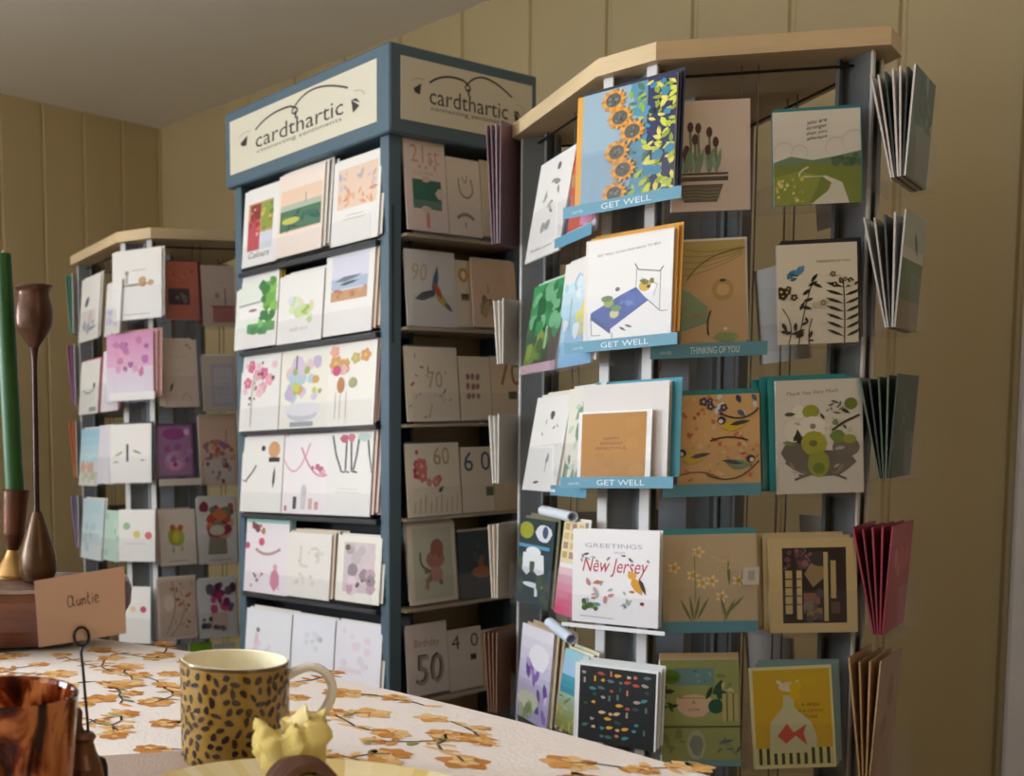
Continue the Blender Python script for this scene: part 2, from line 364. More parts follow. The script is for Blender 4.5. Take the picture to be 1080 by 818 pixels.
def a_medallion(A):
    A.l([(.35, .5), (.35, .62)], .02, '8a7a50'); A.sc(10, .2, .2, .5, .42, .07, ['9a8448', 'b89c58', '7c6a3c'], 28); A.curve((.15, .2), (.35, .6), (.55, .2), .03, '8a7440')
def a_seventy(A):
    A.t('70', .55, .56, .28, 'b8a890'); A.sc(16, .05, .05, .95, .95, .04, ['b8a090', 'a8b098', 'c89890', '8a8a78'], 29, 'v', .3); A.curve((.4, .05), (.5, .3), (.45, .2), .012, '8a8070'); A.leaf(.12, .5, .1, .05, .5, 'c06a70')
def a_dots9(A):
    for j in range(3):
        for i in range(3): A.o(.25+i*.16, .68-j*.15, .07, 'a0706a', n=6, jag=.5, seed=i+j)
def a_seventy2(A): A.t('70', .7, .75, .8, 'a8623c'); A.r(.6, .33, .9, .45, '3a4430')
def a_sixtyfl(A):
    A.t('60', .66, .82, .3, 'c0a878'); A.sc(4, .08, .55, .3, .72, .08, ['c04a60', 'd87a88'], 30, 'f'); A.sc(3, .4, .45, .6, .55, .07, ['c85a70', 'd88a94'], 31, 'f')
    for i in range(9): A.l([(.1+i*.1, .04), (.13+i*.1, .2+.05*(i % 3))], .012, 'a09868')
    A.leaf(.62, .36, .12, .06, .6, '4a4440'); A.o(.2, .88, .03, 'b05060')
def a_sixtyblue(A): A.t('6 0', .5, .78, .84, '3a5080', h=.3); A.r(.74, .24, .98, .38, '3f4a30')
def a_plainbeige(A): A.r(.4, .3, .6, .5, 'e0d2a8')
def a_monkey(A):
    A.r(.1, .05, .92, .95, 'ccd2c0'); A.e(.56, .55, .2, .12, 'b8807a'); A.o(.6, .68, .14, 'a86a5c'); A.e(.55, .36, .15, .1, 'c89a90'); A.curve((.25, .65), (.2, .45), (.45, .4), .04, '7a6a58'); A.sc(6, .35, .2, .75, .6, .05, ['8a7a60', 'b88a70'], 32)
def a_darkorange(A): A.r(0, 0, 1, 1, '2e4656'); A.e(.55, .38, .24, .09, 'b06a38', jag=.4); A.sc(9, .2, .2, .85, .8, .06, ['44586a', '5a5a50', '8a6040', '3a5060'], 33)
def a_fifty(A): A.t('Birthday', .5, .74, .6, 'b08a80'); A.t('50', .52, .38, .66, '4c4650', shear=.1); A.t('50', .56, .36, .66, 'a89aa0', shear=.1)
def a_forty(A): A.t('4  0', .5, .82, .8, '4a4048', h=.24); A.r(.64, .48, .82, .58, '3c3830')
# ---------------- stand, chamfer
def a_sunflowers(A):
    A.r(0, 0, 1, 1, 'e8a93c'); A.r(.06, 0, 1, 1, '9dbacd'); A.r(.06, .0, .6, .5, '90b1c8')
    A.P([(.52, 0), (.6, .3), (.52, .5), (.66, .62), (.6, .8), (.55, 1), (1, 1), (1, 0)], '6294ae')
    A.r(.72, 0, 1, 1, '24285a'); A.sc(50, .55, .04, .75, .98, .05, ['8fb83c', '3f9ac0', 'b8cc48', '3c7a6a'], 40, 'v', .5)
    A.sc(85, .72, .03, .99, .98, .055, ['d8dc4c', 'b8c83c', 'e8e070', '96a838'], 41, 'v', .45); A.sc(12, .74, .03, .99, .98, .05, ['2c2c6a', '3c8ab0', '1c1c3c'], 42)
    for i, (x, y) in enumerate([(.38, .9), (.45, .74), (.58, .6), (.43, .45), (.5, .29), (.42, .1)]):
        for j in range(14):
            t = j*2*PI/14; A.leaf(x+.09*math.cos(t), y+.09*math.sin(t)*A.W/A.H, .1, .05, t, ['eaa83a', 'd88c28'][j % 2])
        A.o(x, y, .078, '5c5a52', n=14); A.sc(8, x-.04, y-.03, x+.04, y+.03, .012, ['7c8890', '3c3a34'], 43+i)
def a_bed(A):
    A.r(0, 0, 1, 1, 'efe6dc'); A.r(.03, .0, 1, .98, 'f1efee')
    A.t('GET WELL SOON AND BACK TO BED', .5, .86, .72, '5c5c64', rot=.07)
    A.P([(.08, .3), (.42, .44), (.74, .36), (.32, .13)], '2c4a9c'); A.P([(.08, .3), (.32, .13), (.32, .08), (.08, .24)], '24367c'); A.P([(.42, .44), (.6, .5), (.74, .36), (.5, .3)], '3a58ac')
    A.l([(.08, .26), (.1, .08), (.2, .08)], .008, '3c3c44'); A.l([(.34, .1), (.34, .03)], .008, '3c3c44'); A.l([(.72, .38), (.88, .25), (.96, .25)], .008, '3c3c44')
    A.l([(.58, .72), (.62, .66), (.86, .62), (.9, .66)], .012, '4c4c54'); A.l([(.6, .67), (.6, .5)], .006, '4c4c54'); A.l([(.87, .62), (.87, .26)], .006, '4c4c54'); A.P([(.66, .58), (.84, .5), (.78, .4), (.62, .48)], 'f4f4f8'); A.l([(.66, .58), (.84, .5), (.8, .4)], .006, '8a8a94')
    A.o(.7, .5, .07, 'd8b04c'); A.sc(7, .64, .52, .78, .56, .025, ['5a6a30', '7c7c30'], 50); A.o(.74, .49, .02, '3c3420')
    A.o(.29, .38, .06, '9aa838'); A.e(.27, .42, .07, .03, '5c7a30'); A.o(.36, .27, .055, 'c8c890'); A.e(.38, .32, .06, .03, '6c8a38'); A.o(.39, .5, .028, '7c6c84'); A.leaf(.46, .12, .1, .03, -.6, '5c4c28'); A.leaf(.53, .14, .1, .03, -.4, '5c4c28'); A.sc(5, .4, .32, .55, .42, .02, ['6c84c8'], 51)
def a_goldcard(A):
    A.r(.05, .03, .93, .97, 'b67e28'); A.sc(7, .16, .12, .82, .88, .1, ['ba822c', 'b17a26', 'bc842e'], 52)
    for i, (s_, w) in enumerate([('HAPPY', .22), ('BIRTHDAY', .3), ('BEAUTIFUL', .42)]): A.t(s_, .47, .6-.07*i, w, '7c3a24', h=.04)
def a_newjersey(A):
    A.t('GREETINGS', .48, .83, .66, 'b0acc0', h=.045); A.t('FROM', .55, .76, .12, 'b0acb8', h=.02); A.t('New Jersey', .5, .6, .76, 'c8485c', h=.2, shear=.3)
    A.sc(12, .08, .66, .92, .74, .035, ['5c5c6c', '8a8c9c', 'a8b8c0', '4c4858'], 53, 'v'); A.leaf(.76, .42, .26, .12, -1.1, 'e0a030'); A.leaf(.82, .42, .24, .05, -1.2, '3c3430'); A.o(.7, .53, .05, 'e8a838'); A.o(.82, .24, .025, '8a3030')
    A.r(.12, .15, .3, .22, '8ab43c'); A.sc(5, .12, .14, .3, .23, .03, ['6c9a2c', '3c5a28'], 54); A.sc(20, .14, .18, .72, .45, .045, ['9ab4c4', 'd08a8c', 'c8a8b0', '6c8aa0', 'c8704c', 'a8b4b0'], 55, 'v', .5); A.l([(.1, .07), (.5, .06)], .01, 'b8b4bc'); A.l([(.58, .2), (.7, .27)], .012, 'a8a8b4')
def a_blackicons(A):
    A.r(.06, 0, .98, .97, '15191c'); R = random.Random(5)
    for j in range(9):
        for i in range(8):
            x, y = .13+i*.105+R.uniform(-.02, .02), .1+j*.1+R.uniform(-.02, .02); k = R.random()
            c = R.choice(['3c8a94', 'c87a5c', 'd8b08c', '4c6a70', 'b84c34', 'e0a030', '5c747c', 'a89a90', '2c4c48'])
            if k < .3: A.leaf(x, y, .1, .05, R.uniform(-.4, .4), c)
            elif k < .55: A.e(x, y, .025, .02, c, jag=.5, seed=i*j)
            elif k < .75: A.r(x-.012, y-.035, x+.012, y+.035, c)
# ---------------- stand, front face
def a_tulips(A):
    A.P([(.08, .24), (.66, .24), (.58, .08), (.16, .08)], '5e5646'); A.r(.04, .27, .72, .31, '4c4436'); A.r(.04, .325, .72, .345, '3c362c')
    for y in (.2, .17, .14, .11): A.l([(.12, y), (.3, y+.008), (.45, y-.006), (.62, y)], .012, '8c8270')
    for i, (x, y) in enumerate([(.05, .66), (.2, .76), (.3, .75), (.26, .65), (.44, .71), (.15, .55), (.42, .55), (.52, .62), (.12, .5)]):
        A.l([(x+.04, y), (x+.05, .35)], .03, '6c8068'); A.e(x+.04, y, .04, .05, '4c2e30', n=8); A.leaf(x+.08, .46, .34, .06, 1.4, '7c947c'); A.leaf(x+.02, .44, .3, .04, 1.7, '94a890')
def a_meadow(A):
    A.grad(0, .45, 1, 1, 'dcdad0', 'e6e2d8', 4)
    for x, y, r in ((.12, .58, .12), (.3, .56, .1), (.72, .6, .13), (.92, .66, .14)): A.o(x, y, r, 'd0ccc0'); A.o(x, y-.01, r-.012, 'dedad0')
    A.P([(0, .46), (.2, .52), (.45, .47), (.7, .5), (1, .55), (1, .3), (0, .3)], '6c8a6c'); A.P([(0, .42), (.4, .44), (.7, .43), (1, .4), (1, 0), (0, 0)], '7c8c34'); A.P([(0, .3), (.3, .36), (.55, .3), (.4, 0), (0, 0)], '94a040')
    A.P([(.42, .0), (.62, .14), (.66, .22), (.56, .29), (.36, .31), (.3, .29), (.6, .3), (.78, .22), (.86, 0)], 'dfdccb'); A.curve((.3, .3), (.26, .35), (.4, .4), .02, 'dfdccb'); A.sc(22, .02, .03, .36, .28, .022, ['d8d060', 'e8e090', 'c8b850'], 60); A.sc(10, .7, .4, .98, .5, .05, ['3c5c44', '4c6c50'], 61)
    for i, s_ in enumerate(['you are', 'stronger', 'than you', 'always']): A.t(s_, .5, .87-.055*i, .24, '3c3a30', rot=.12, shear=.3, h=.045)
def a_ornament(A):
    A.r(0, 0, 1, 1, 'c9a77c'); A.P([(0, 1), (1, 1), (1, .86), (.55, .82), (.25, .72), (.1, .58), (0, .55)], 'b8a468'); A.P([(0, .55), (.16, .5), (.3, .42), (.42, .36), (.4, .2), (0, .12)], '86a07c')
    for i in range(5): A.curve((0, .95-.07*i), (.3, .85-.05*i), (.95, .93-.02*i), .01, '8a7a48')
    A.curve((.1, .62), (.35, .88), (1, .92), .014, '4c3c28'); A.e(.65, .52, .17, .11, 'b8965c'); A.e(.65, .52, .1, .06, 'd0ac7c'); A.e(.65, .61, .05, .015, '4c4020'); A.curve((.46, .32), (.38, .2), (.42, .08), .03, '3a3024'); A.e(.68, .06, .18, .05, '8aa06c', jag=.4); A.o(.68, .14, .03, 'd8dcc8'); A.sc(6, .05, .25, .3, .36, .03, ['b87c64', 'a89a70'], 62)
def a_wildflowers(A):
    A.t('THINKING OF YOU', .7, .82, .42, '6c6450'); K = '1c1c1a'
    A.leaf(.17, .7, .17, .09, .9, '3c7ca0'); A.leaf(.27, .73, .2, .1, -2.3, '4c8cb4'); A.leaf(.2, .65, .1, .05, .3, '3c6c88'); A.l([(.16, .7), (.26, .68)], .015, '2c3a44')
    A.curve((.25, 0), (.3, .3), (.45, .66), .014, K); A.curve((.82, 0), (.84, .3), (.82, .62), .014, K); A.curve((.12, 0), (.22, .2), (.05, .36), .012, K); A.curve((.38, 0), (.36, .12), (.42, .25), .012, K)
    for x, y, r in ((.46, .66, .9), (.44, .6, .5), (.36, .52, .7), (.5, .58, -.5), (.38, .44, .3), (.3, .38, 1.1), (.36, .36, -.3)): A.leaf(x, y, .14, .05, r, K)
    for j in range(7):
        for sg in (-1, 1): A.leaf(.83+sg*.12, .1+j*.08, .24, .045, sg*(.45-.02*j), K)
    A.sc(9, .68, .58, .94, .7, .035, ['d8d0c0', K, '6c6858'], 63, 'f'); A.sc(5, .02, .46, .2, .56, .05, [K, '3c3a38'], 64, 'f'); A.sc(12, .02, .03, .45, .3, .06, [K], 65, 'v'); A.sc(4, .45, .36, .6, .42, .035, ['c8c0ac', '8a8470'], 66, 'f')
def a_birds(A):
    A.r(0, 0, 1, 1, 'd9ae78'); A.sc(30, .02, .5, .6, .98, .025, ['b8604c', 'c87c58', 'e0c090'], 67); A.sc(26, .2, .12, .98, .5, .03, ['c8705c', 'd8a068', 'e4bc8c'], 68)
    A.sc(10, .45, .78, .98, .98, .06, ['dce0e0', '3c4468', '5c6484'], 69, 'v', .6); A.sc(4, .3, .82, .6, .95, .05, ['4c4468'], 70, 'f')
    A.sc(16, .45, .3, .98, .6, .04, ['c87060', 'e4c8a0', 'b8584c', 'd8c070'], 167, 'v'); A.sc(12, .02, .05, .5, .3, .045, ['d8c060', 'c87c58', '8a9c78'], 168, 'v')
    for x, y, k, c in ((.68, .66, 1, 'd8b83c'), (.2, .32, 1, 'd8b840'), (.74, .24, -1, '7c9478')):
        A.leaf(x, y, .3, .14, .1*k, c); A.o(x-.14*k, y+.06, .05, '2c2c3c'); A.o(x-.15*k, y+.05, .028, 'e8e4dc'); A.leaf(x+.08*k, y+.03, .26, .06, .2*k, '3c4450')
    A.curve((.4, .5), (.6, .58), (.85, .5), .02, '3c2c28'); A.curve((.35, .14), (.7, -.02), (.98, .28), .018, '4c4430'); A.curve((.02, .14), (.3, .22), (.5, .1), .014, '8a4c38'); A.curve((.52, .8), (.8, .66), (.98, .84), .02, '2c2828')
def a_bouquet(A):
    A.t('Thank You Very Much', .42, .885, .6, '7c7868', shear=.2, rot=.06)
    A.e(.5, .27, .38, .12, '6c645c', jag=.3); A.e(.8, .4, .16, .09, '726a60'); A.e(.2, .36, .14, .12, '6a645c', jag=.4); A.sc(10, .15, .15, .85, .3, .05, ['8a8074', 'c0b8a8', '5c564e'], 71, 'v'); A.curve((.2, .12), (.5, .24), (.8, .12), .03, '6c645c')
    A.e(.2, .55, .11, .1, 'e2ded0'); A.e(.26, .72, .08, .06, 'e6e2d4'); A.e(.4, .72, .1, .06, '98a034'); A.e(.42, .58, .17, .1, 'e6e2d8'); A.o(.42, .59, .035, '8a867c')
    A.sc(12, .12, .3, .9, .75, .06, ['4c5440', '7c8860', 'b8b4a8', '34342c'], 172, 'v', .4); A.e(.43, .44, .15, .11, 'a8a83c'); A.e(.42, .44, .05, .03, '6c7428'); A.e(.48, .26, .13, .12, '98a038'); A.e(.48, .22, .07, .05, '6c8030'); A.leaf(.25, .5, .2, .08, 1.7, '2c2c24'); A.e(.7, .5, .08, .06, '6c8840', jag=.5); A.e(.84, .47, .08, .04, '98983c'); A.sc(12, .55, .5, .9, .66, .03, ['dcd8cc', 'c8c4b4', '7c8860'], 72)
    A.l([(.64, .55), (.78, .62), (.96, .68)], .03, '3c3a30'); A.o(.86, .78, .075, '6c7c34'); A.sc(9, .58, .68, .78, .8, .045, ['5c5850', 'dcd8c8', '7c786c'], 73, 'v', .3)
def a_daffodils(A):
    A.r(0, 0, 1, 1, 'cdbb9c')
    for x, y in ((.38, .82), (.12, .66), (.32, .58), (.42, .5), (.52, .52), (.8, .52), (.62, .36)):
        for j in range(5): A.leaf(x+.04*math.cos(j*1.26), y+.035*math.sin(j*1.26), .08, .04, j*1.26, 'f0e2b4')
        A.o(x, y, .028, 'dcb04c')
    for x, y, r in ((.24, .22, 2.0), (.3, .24, 1.7), (.36, .25, 1.35), (.42, .24, 1.1), (.64, .24, 1.8), (.7, .22, 1.1), (.76, .27, .8), (.7, .6, 1.6)): A.leaf(x, y, .3, .035, r, ['7c8450', 'b0a04c'][int(x*100) % 2])
    A.l([(.34, .8), (.34, .3)], .012, 'a8a05c'); A.t('Thank', .64, .74, .24, 'e4d098'); A.t('you', .64, .65, .14, 'e4d098')
def a_framedshop(A):
    A.r(0, 0, 1, 1, 'd2bd90'); A.r(.15, .1, .88, .9, '2c2224'); A.sc(30, .17, .68, .5, .88, .035, ['6c4c58', '8a6470', '4c3440'], 74)
    A.P([(.4, .62), (.55, .85), (.65, .6), (.5, .48)], '9a8460'); A.e(.58, .78, .12, .08, '3c3a3c'); A.r(.18, .2, .26, .66, 'c0ac80'); A.r(.31, .14, .37, .66, 'ccb88c'); A.r(.39, .3, .58, .42, '8a5c54'); A.r(.42, .14, .6, .26, '8a744c'); A.r(.62, .12, .67, .85, 'c8b488'); A.r(.7, .36, .76, .76, 'bfa878'); A.sc(8, .4, .14, .6, .44, .05, ['5c5458', '7c7470', '4c4850'], 75); A.r(.7, .2, .8, .32, '5c4a44')
    for i in range(4): A.l([(.18, .3+.09*i), (.36, .3+.09*i)], .015, '4c3a30')
def a_potplants(A):
    A.r(0, 0, 1, 1, '98a468'); A.r(.18, .76, .68, .92, '6c98a0'); A.sc(10, .32, .78, .66, .9, .03, ['4c7484', '88b0b0'], 76, 'v'); A.e(.13, .84, .13, .07, '5c8430'); A.r(.05, .8, .22, .85, '4c7028')
    A.e(.42, .57, .22, .11, 'd6bca4', jag=.15); A.r(.2, .58, .64, .64, 'd6bca4'); A.t('A', .42, .6, .05, '6c5c50'); A.t('HOME', .42, .53, .14, '6c5c50'); A.l([(.24, .64), (.6, .64)], .01, '8a7060')
    A.sc(9, 0, .5, .16, .74, .09, ['28402c', '3c5c3c'], 77, 'v', .35); A.o(.7, .56, .1, '1f5c50'); A.sc(8, .58, .64, .82, .76, .09, ['285040', '1f4838'], 78, 'v', .35); A.r(.78, .42, .98, .68, 'b8ac78'); A.l([(.84, .42), (.84, .68)], .02, '5c7c3c'); A.l([(.92, .42), (.92, .68)], .02, '5c7c3c'); A.sc(5, .76, .7, .98, .86, .07, ['c8c898', '7c8c58'], 79, 'v')
    A.r(0, .36, 1, .38, '54642c'); A.e(.44, .2, .12, .14, 'b0b498'); A.e(.44, .2, .08, .1, '7c8c84', jag=.5); A.sc(10, .72, .1, .98, .3, .08, ['5c7068', '7c8c80'], 80, 'v', .3); A.sc(8, .02, .08, .3, .34, .07, ['7c8c50', 'a0a870'], 81, 'v'); A.r(0, 0, 1, .06, '6c9ca4')
def a_goldfish(A):
    A.r(.03, .03, .97, .97, 'c9a62c'); A.r(.03, .03, .97, .2, 'c8c890')
    A.P([(.2, .2), (.22, .45), (.38, .6), (.4, .72), (.52, .72), (.52, .6), (.72, .45), (.78, .3), (.76, .14), (.28, .14)], 'c4c4a0'); A.e(.46, .8, .12, .05, 'd4ccb0'); A.leaf(.36, .84, .12, .05, -.7, 'd8d0b8'); A.leaf(.56, .84, .12, .05, .7, 'd8d0b8')
    A.P([(.3, .32), (.42, .44), (.5, .35), (.66, .43), (.62, .34), (.66, .22), (.52, .32), (.4, .24)], 'c0503c'); A.sc(4, .5, .7, .8, .9, .06, ['c8b028', 'd4b424'], 82)
    for i, (s_, w) in enumerate([('A WISH', .22), ('IS A CATCH', .3), ('Today', .16)]): A.t(s_, .72, .62-.06*i, w, '5c4c14')
    for i in range(10): A.r(.06+i*.092, .04, .1+i*.092, (.2 if i in (0, 1, 7, 8, 9) else .15), '3c3c1c')
# ---------------- stand, left face
def a_sketchcats(A):
    A.sc(5, .3, .6, .7, .78, .09, ['9a9490', 'b8b2ae'], 83, 'v'); A.sc(4, .25, .4, .6, .55, .08, ['8a8480', 'c0bab6'], 84, 'v'); A.o(.6, .88, .05, '7a7672'); A.sc(4, .3, .22, .7, .34, .06, ['b0aaa6'], 85); A.t('hello you', .45, .1, .6, '9a9692', h=.04)
def a_redblue(A): A.r(0, 0, 1, 1, 'd8d4e0'); A.r(0, .1, .7, .75, 'c84c34'); A.sc(12, 0, .1, .9, .9, .1, ['d8643c', 'b83a30', 'e8b0c8', 'c88a5c', 'e8c8a0'], 86); A.r(.5, .12, 1, .3, 'd88ab0')
def a_bamboo(A):
    A.grad(0, .1, 1, 1, '3a4430', '3f9a60', 8); A.r(.75, .1, 1, .8, '5a4a44'); A.sc(26, .15, .45, .9, .96, .12, ['3f8f5a', '347c4a', '74b488', '28663f'], 87); A.sc(12, .1, .15, .6, .4, .1, ['6c8a3c', '8aa048', '4c6c38'], 88); A.l([(.62, .25), (.6, .5)], .05, 'a0c8b0'); A.r(0, 0, 1, .1, 'c4a4b4')
def a_seawash(A):
    A.grad(0, 0, 1, .8, '7fb4dc', 'd8ecf4', 8); A.e(.74, .5, .14, .16, 'ecd048', jag=.3); A.sc(8, .5, .3, .9, .5, .08, ['c8cc98', 'd8d878'], 89); A.sc(10, .05, .3, .5, .9, .1, ['b8dcec', 'e4f0f4', 'a8cce4'], 90); A.l([(.3, .35), (.3, .65)], .03, '9ab0b8')
def a_sketchrose(A): A.o(.55, .8, .06, '5c5c60', jag=.5); A.sc(5, .3, .55, .75, .85, .04, ['9a9aa0', 'c8a8b0', 'a8b8b0'], 91, 'v'); A.leaf(.62, .34, .16, .08, 1.3, '7c8a98'); A.l([(.6, .2), (.62, .4)], .02, '9aa4ac'); A.leaf(.4, .09, .2, .04, .1, '4c4c50'); A.l([(0, .46), (1, .5)], .01, 'dcdad8')
def a_leafy(A): A.sc(22, .1, .1, .9, .92, .14, ['a8c0a0', '8aa888', 'c8d8c4', 'b8c8c8', '7c9880'], 92, 'v', .5)
def a_polar(A):
    A.r(0, 0, 1, 1, '34464c'); A.e(.2, .86, .22, .1, 'a4a838'); A.e(.7, .85, .22, .1, 'e4e8f0', jag=.3); A.o(.75, .86, .08, '4c5c78'); A.r(.0, .66, .9, .7, '5c9cc0'); A.e(.45, .62, .22, .06, 'f2f2f4'); A.P([(.15, .6), (.75, .6), (.8, .4), (.62, .36), (.45, .42), (.3, .34), (.14, .4)], 'eceef2'); A.e(.5, .24, .3, .03, 'e8ecee'); A.l([(.6, .22), (.62, .12)], .08, 'e8ecee'); A.sc(10, 0, .02, 1, .5, .09, ['4c5c48', '3c4c50'], 93)
def a_pinkcheck(A):
    A.r(0, .55, 1, 1, 'e8dcb8')
    for i in range(3):
        for j in range(4): A.r(.08+i*.32, .6+j*.1, .3+i*.32, .67+j*.1, ['c8a860', 'b88c7c', 'd8b878'][(i+j) % 3])
    A.grad(0, 0, 1, .5, 'd84c78', 'e8c4c8', 6)
def a_lavender(A):
    A.grad(0, 0, 1, 1, 'a8a0c8', 'eeeaf6', 8); A.sc(22, .2, .1, .9, .65, .12, ['8a68b0', 'b8a0d0', '6c4c98', 'd8d0e8'], 94, 'v', .5); A.e(.35, .2, .3, .12, 'c8ccb0', jag=.4); A.e(.6, .7, .3, .14, 'f2f0f8', jag=.3); A.sc(5, .1, .02, .5, .2, .1, ['7c8c60', '9aa880'], 95)
def a_beach(A): A.grad(0, .0, 1, .45, '8c8c3c', '9ab4a0', 5); A.grad(0, .45, 1, .68, '3c8ca4', '4ca0bc', 3); A.grad(0, .68, 1, 1, 'a8c8ec', '9cd0dc', 4); A.sc(12, .0, .02, 1, .4, .14, ['a8a048', '6c7c3c', 'c8b868'], 96, 'v', .2)
# ---------------- far stand
def a_boat(A): A.leaf(.5, .5, .74, .05, .03, '9a8478'); A.sc(6, .55, .5, .85, .57, .06, ['c8a478', 'b08a60'], 97); A.r(.28, .52, .32, .66, 'a8a0a4'); A.o(.3, .68, .04, '9a8c98'); A.l([(.4, .71), (.68, .71)], .015, 'c0b0b4'); A.l([(.25, .07), (.75, .07)], .015, 'a8a0a0')
def a_pinkwash(A): A.grad(0, 0, 1, .5, 'e4dce8', 'e2cadc', 4); A.grad(0, .5, 1, 1, 'dca8c8', 'd48cbc', 5); A.sc(16, .1, .45, .95, .9, .07, ['b86aa8', 'c878a0', 'a85a98', 'd898c0'], 98); A.leaf(.75, .42, .24, .12, 1.4, 'c85c90')
def a_bottle(A): A.l([(.42, .36), (.42, .56), (.42, .66)], .05, '2c2828'); A.leaf(.22, .5, .26, .06, .5, 'b0a890'); A.leaf(.66, .52, .26, .06, -.4, '9a9484'); A.leaf(.64, .4, .2, .06, 0, 'f6ecd0'); A.leaf(.15, .36, .14, .03, 0, '8a8480'); A.leaf(.8, .38, .14, .03, 0, '6a6460'); A.leaf(.12, .36, .1, .04, .4, 'b4aca0')
def a_dots3(A): A.o(.22, .68, .1, '9ac090'); A.o(.5, .52, .1, 'e0cc78'); A.o(.82, .5, .1, 'd8686c'); A.l([(.15, .34), (.75, .34)], .012, 'b8b0b4')
def a_dots2(A): A.o(.45, .6, .09, 'e8d8a8'); A.o(.78, .6, .1, 'c84c70')
def a_bluebird(A): A.leaf(.35, .62, .3, .16, .8, '3c5c6c'); A.leaf(.55, .36, .36, .2, 1.2, 'eccfdc'); A.leaf(.6, .18, .6, .1, .1, '9aa4ac'); A.sc(4, .2, .1, .8, .3, .08, ['b0b8c0'], 99)
def a_lilaccorner(A): A.sc(6, .1, .1, .9, .5, .12, ['d8d4ec', 'c8c8e0'], 100)
def a_tealswirl(A): A.curve((.2, .45), (.5, .3), (.8, .5), .03, '8aa4ac'); A.o(.75, .52, .06, '4c6c74'); A.r(.55, .04, .9, .12, '9aa4a4')
def a_skyflowers(A): A.grad(0, .3, 1, 1, 'd4ecf4', 'a8d4ec', 5); A.sc(16, .05, .04, .95, .4, .1, ['b8d8a0', 'e4d8a0', 'c8e4c8', 'e8b8b0'], 101)
def a_paleblue(A): A.grad(0, 0, 1, 1, 'e0eef2', 'c4dfea', 4); A.sc(8, .1, .1, .9, .8, .1, ['b8d8e0', 'd8e8ec'], 102)
def a_palegreen(A): A.r(0, 0, 1, 1, 'c8e4d8'); A.sc(7, .1, .1, .9, .9, .1, ['a8d0c0', 'dcecdc'], 103)
def a_redbox(A): A.r(0, 0, 1, 1, 'c0705e'); A.sc(8, .15, .68, .85, .86, .05, ['a84838', 'd8785c'], 104); A.r(.1, .26, .72, .54, '4c4044'); A.sc(6, .15, .3, .65, .5, .06, ['6c6c70', '8a8080', '3c3438'], 105)
def a_table(A): A.r(.3, .05, .95, .3, 'b8706a'); A.r(.26, .3, .98, .33, '9a5c54'); A.l([(.7, .33), (.7, .62)], .04, '9a6c68'); A.o(.45, .5, .08, 'b8807c'); A.l([(.4, .72), (.7, .72)], .01, 'b0a098')
def a_wren(A): A.leaf(.22, .3, .3, .08, 1.2, '5c4c48'); A.curve((.5, .1), (.65, .3), (.8, .1), .04, 'd8a898'); lines(A, .45, .75, 2, .6, 'b8a89c', .2, th=.01); A.sc(3, .6, .85, .8, .92, .03, ['b87c70'], 106)
def a_greyframe(A): A.r(.25, .08, .95, .85, 'b8b0b4'); A.r(.35, .14, .9, .78, 'c4bcc0'); lines(A, .6, .6, 4, .4, '9a9498', .1, th=.012)
def a_purple(A): A.r(0, 0, 1, 1, '8a5c84'); A.r(.06, .04, .94, .96, 'a27ca0'); A.e(.5, .83, .32, .12, '9c4c8c'); A.o(.84, .86, .08, 'd8b8d4'); A.e(.5, .3, .3, .2, 'c08ab8'); A.e(.5, .24, .18, .1, 'd8a0c4'); A.o(.5, .24, .06, 'b02c70'); A.sc(10, .1, .3, .9, .7, .08, ['b080b0', '9c5c98', 'c8a8cc'], 107)
def a_garden(A): A.r(0, 0, 1, 1, 'd9b8a0'); A.sc(26, .05, .3, .95, .62, .07, ['b85c50', 'd89a70', 'c87c70', 'a8745c', '9a6ca0'], 108); A.r(.1, .02, .9, .36, 'dccabc'); A.sc(12, .12, .05, .88, .34, .06, ['b8a498', 'a05048', '8a8088'], 109); A.l([(.72, .55), (.74, .8)], .02, '8a4c40')
def a_parrots(A): A.e(.42, .52, .2, .17, '9aa838'); A.e(.52, .5, .16, .16, 'a8b850'); A.o(.36, .68, .08, 'c8603c'); A.o(.58, .67, .08, 'd0583c'); A.leaf(.36, .28, .2, .06, 1.5, '8a9a70'); A.leaf(.6, .3, .2, .06, 1.6, 'a8a890'); A.l([(.2, .08), (.75, .08)], .02, '9a8c80'); A.e(.45, .5, .1, .1, 'd0c040')
def a_posy(A): A.P([(.24, .14), (.3, .42), (.72, .42), (.74, .14)], '9a8e78'); A.sc(20, .15, .42, .9, .88, .13, ['c8503c', 'b83c4c', 'd87c50', '9a3c50', 'e0a890', '7c8c60'], 110); A.e(.5, .5, .2, .08, 'd8cfb8'); A.l([(.25, .05), (.85, .05)], .02, 'a89c94')
def a_vine(A): A.r(.06, .04, .98, .96, 'cdb9a8'); A.curve((.2, .1), (.6, .5), (.4, .95), .02, '8a5c50'); A.curve((.3, .05), (.9, .4), (.6, .8), .02, '9a7060'); A.sc(18, .1, .1, .95, .92, .07, ['b0705c', 'c8988c', '8a4c44', 'd8b8a8'], 111, 'v', .5); A.e(.3, .6, .14, .14, 'dccec0')
def a_berries(A): A.sc(22, .3, .45, .95, .9, .1, ['8a2c58', 'b03c70', '5c2c4c', '6c5c6c', 'c8507c'], 112); A.r(.32, .12, .75, .42, 'dcb8a8'); A.sc(7, .1, .1, .95, .35, .07, ['4c4448', '6c5c58'], 113)
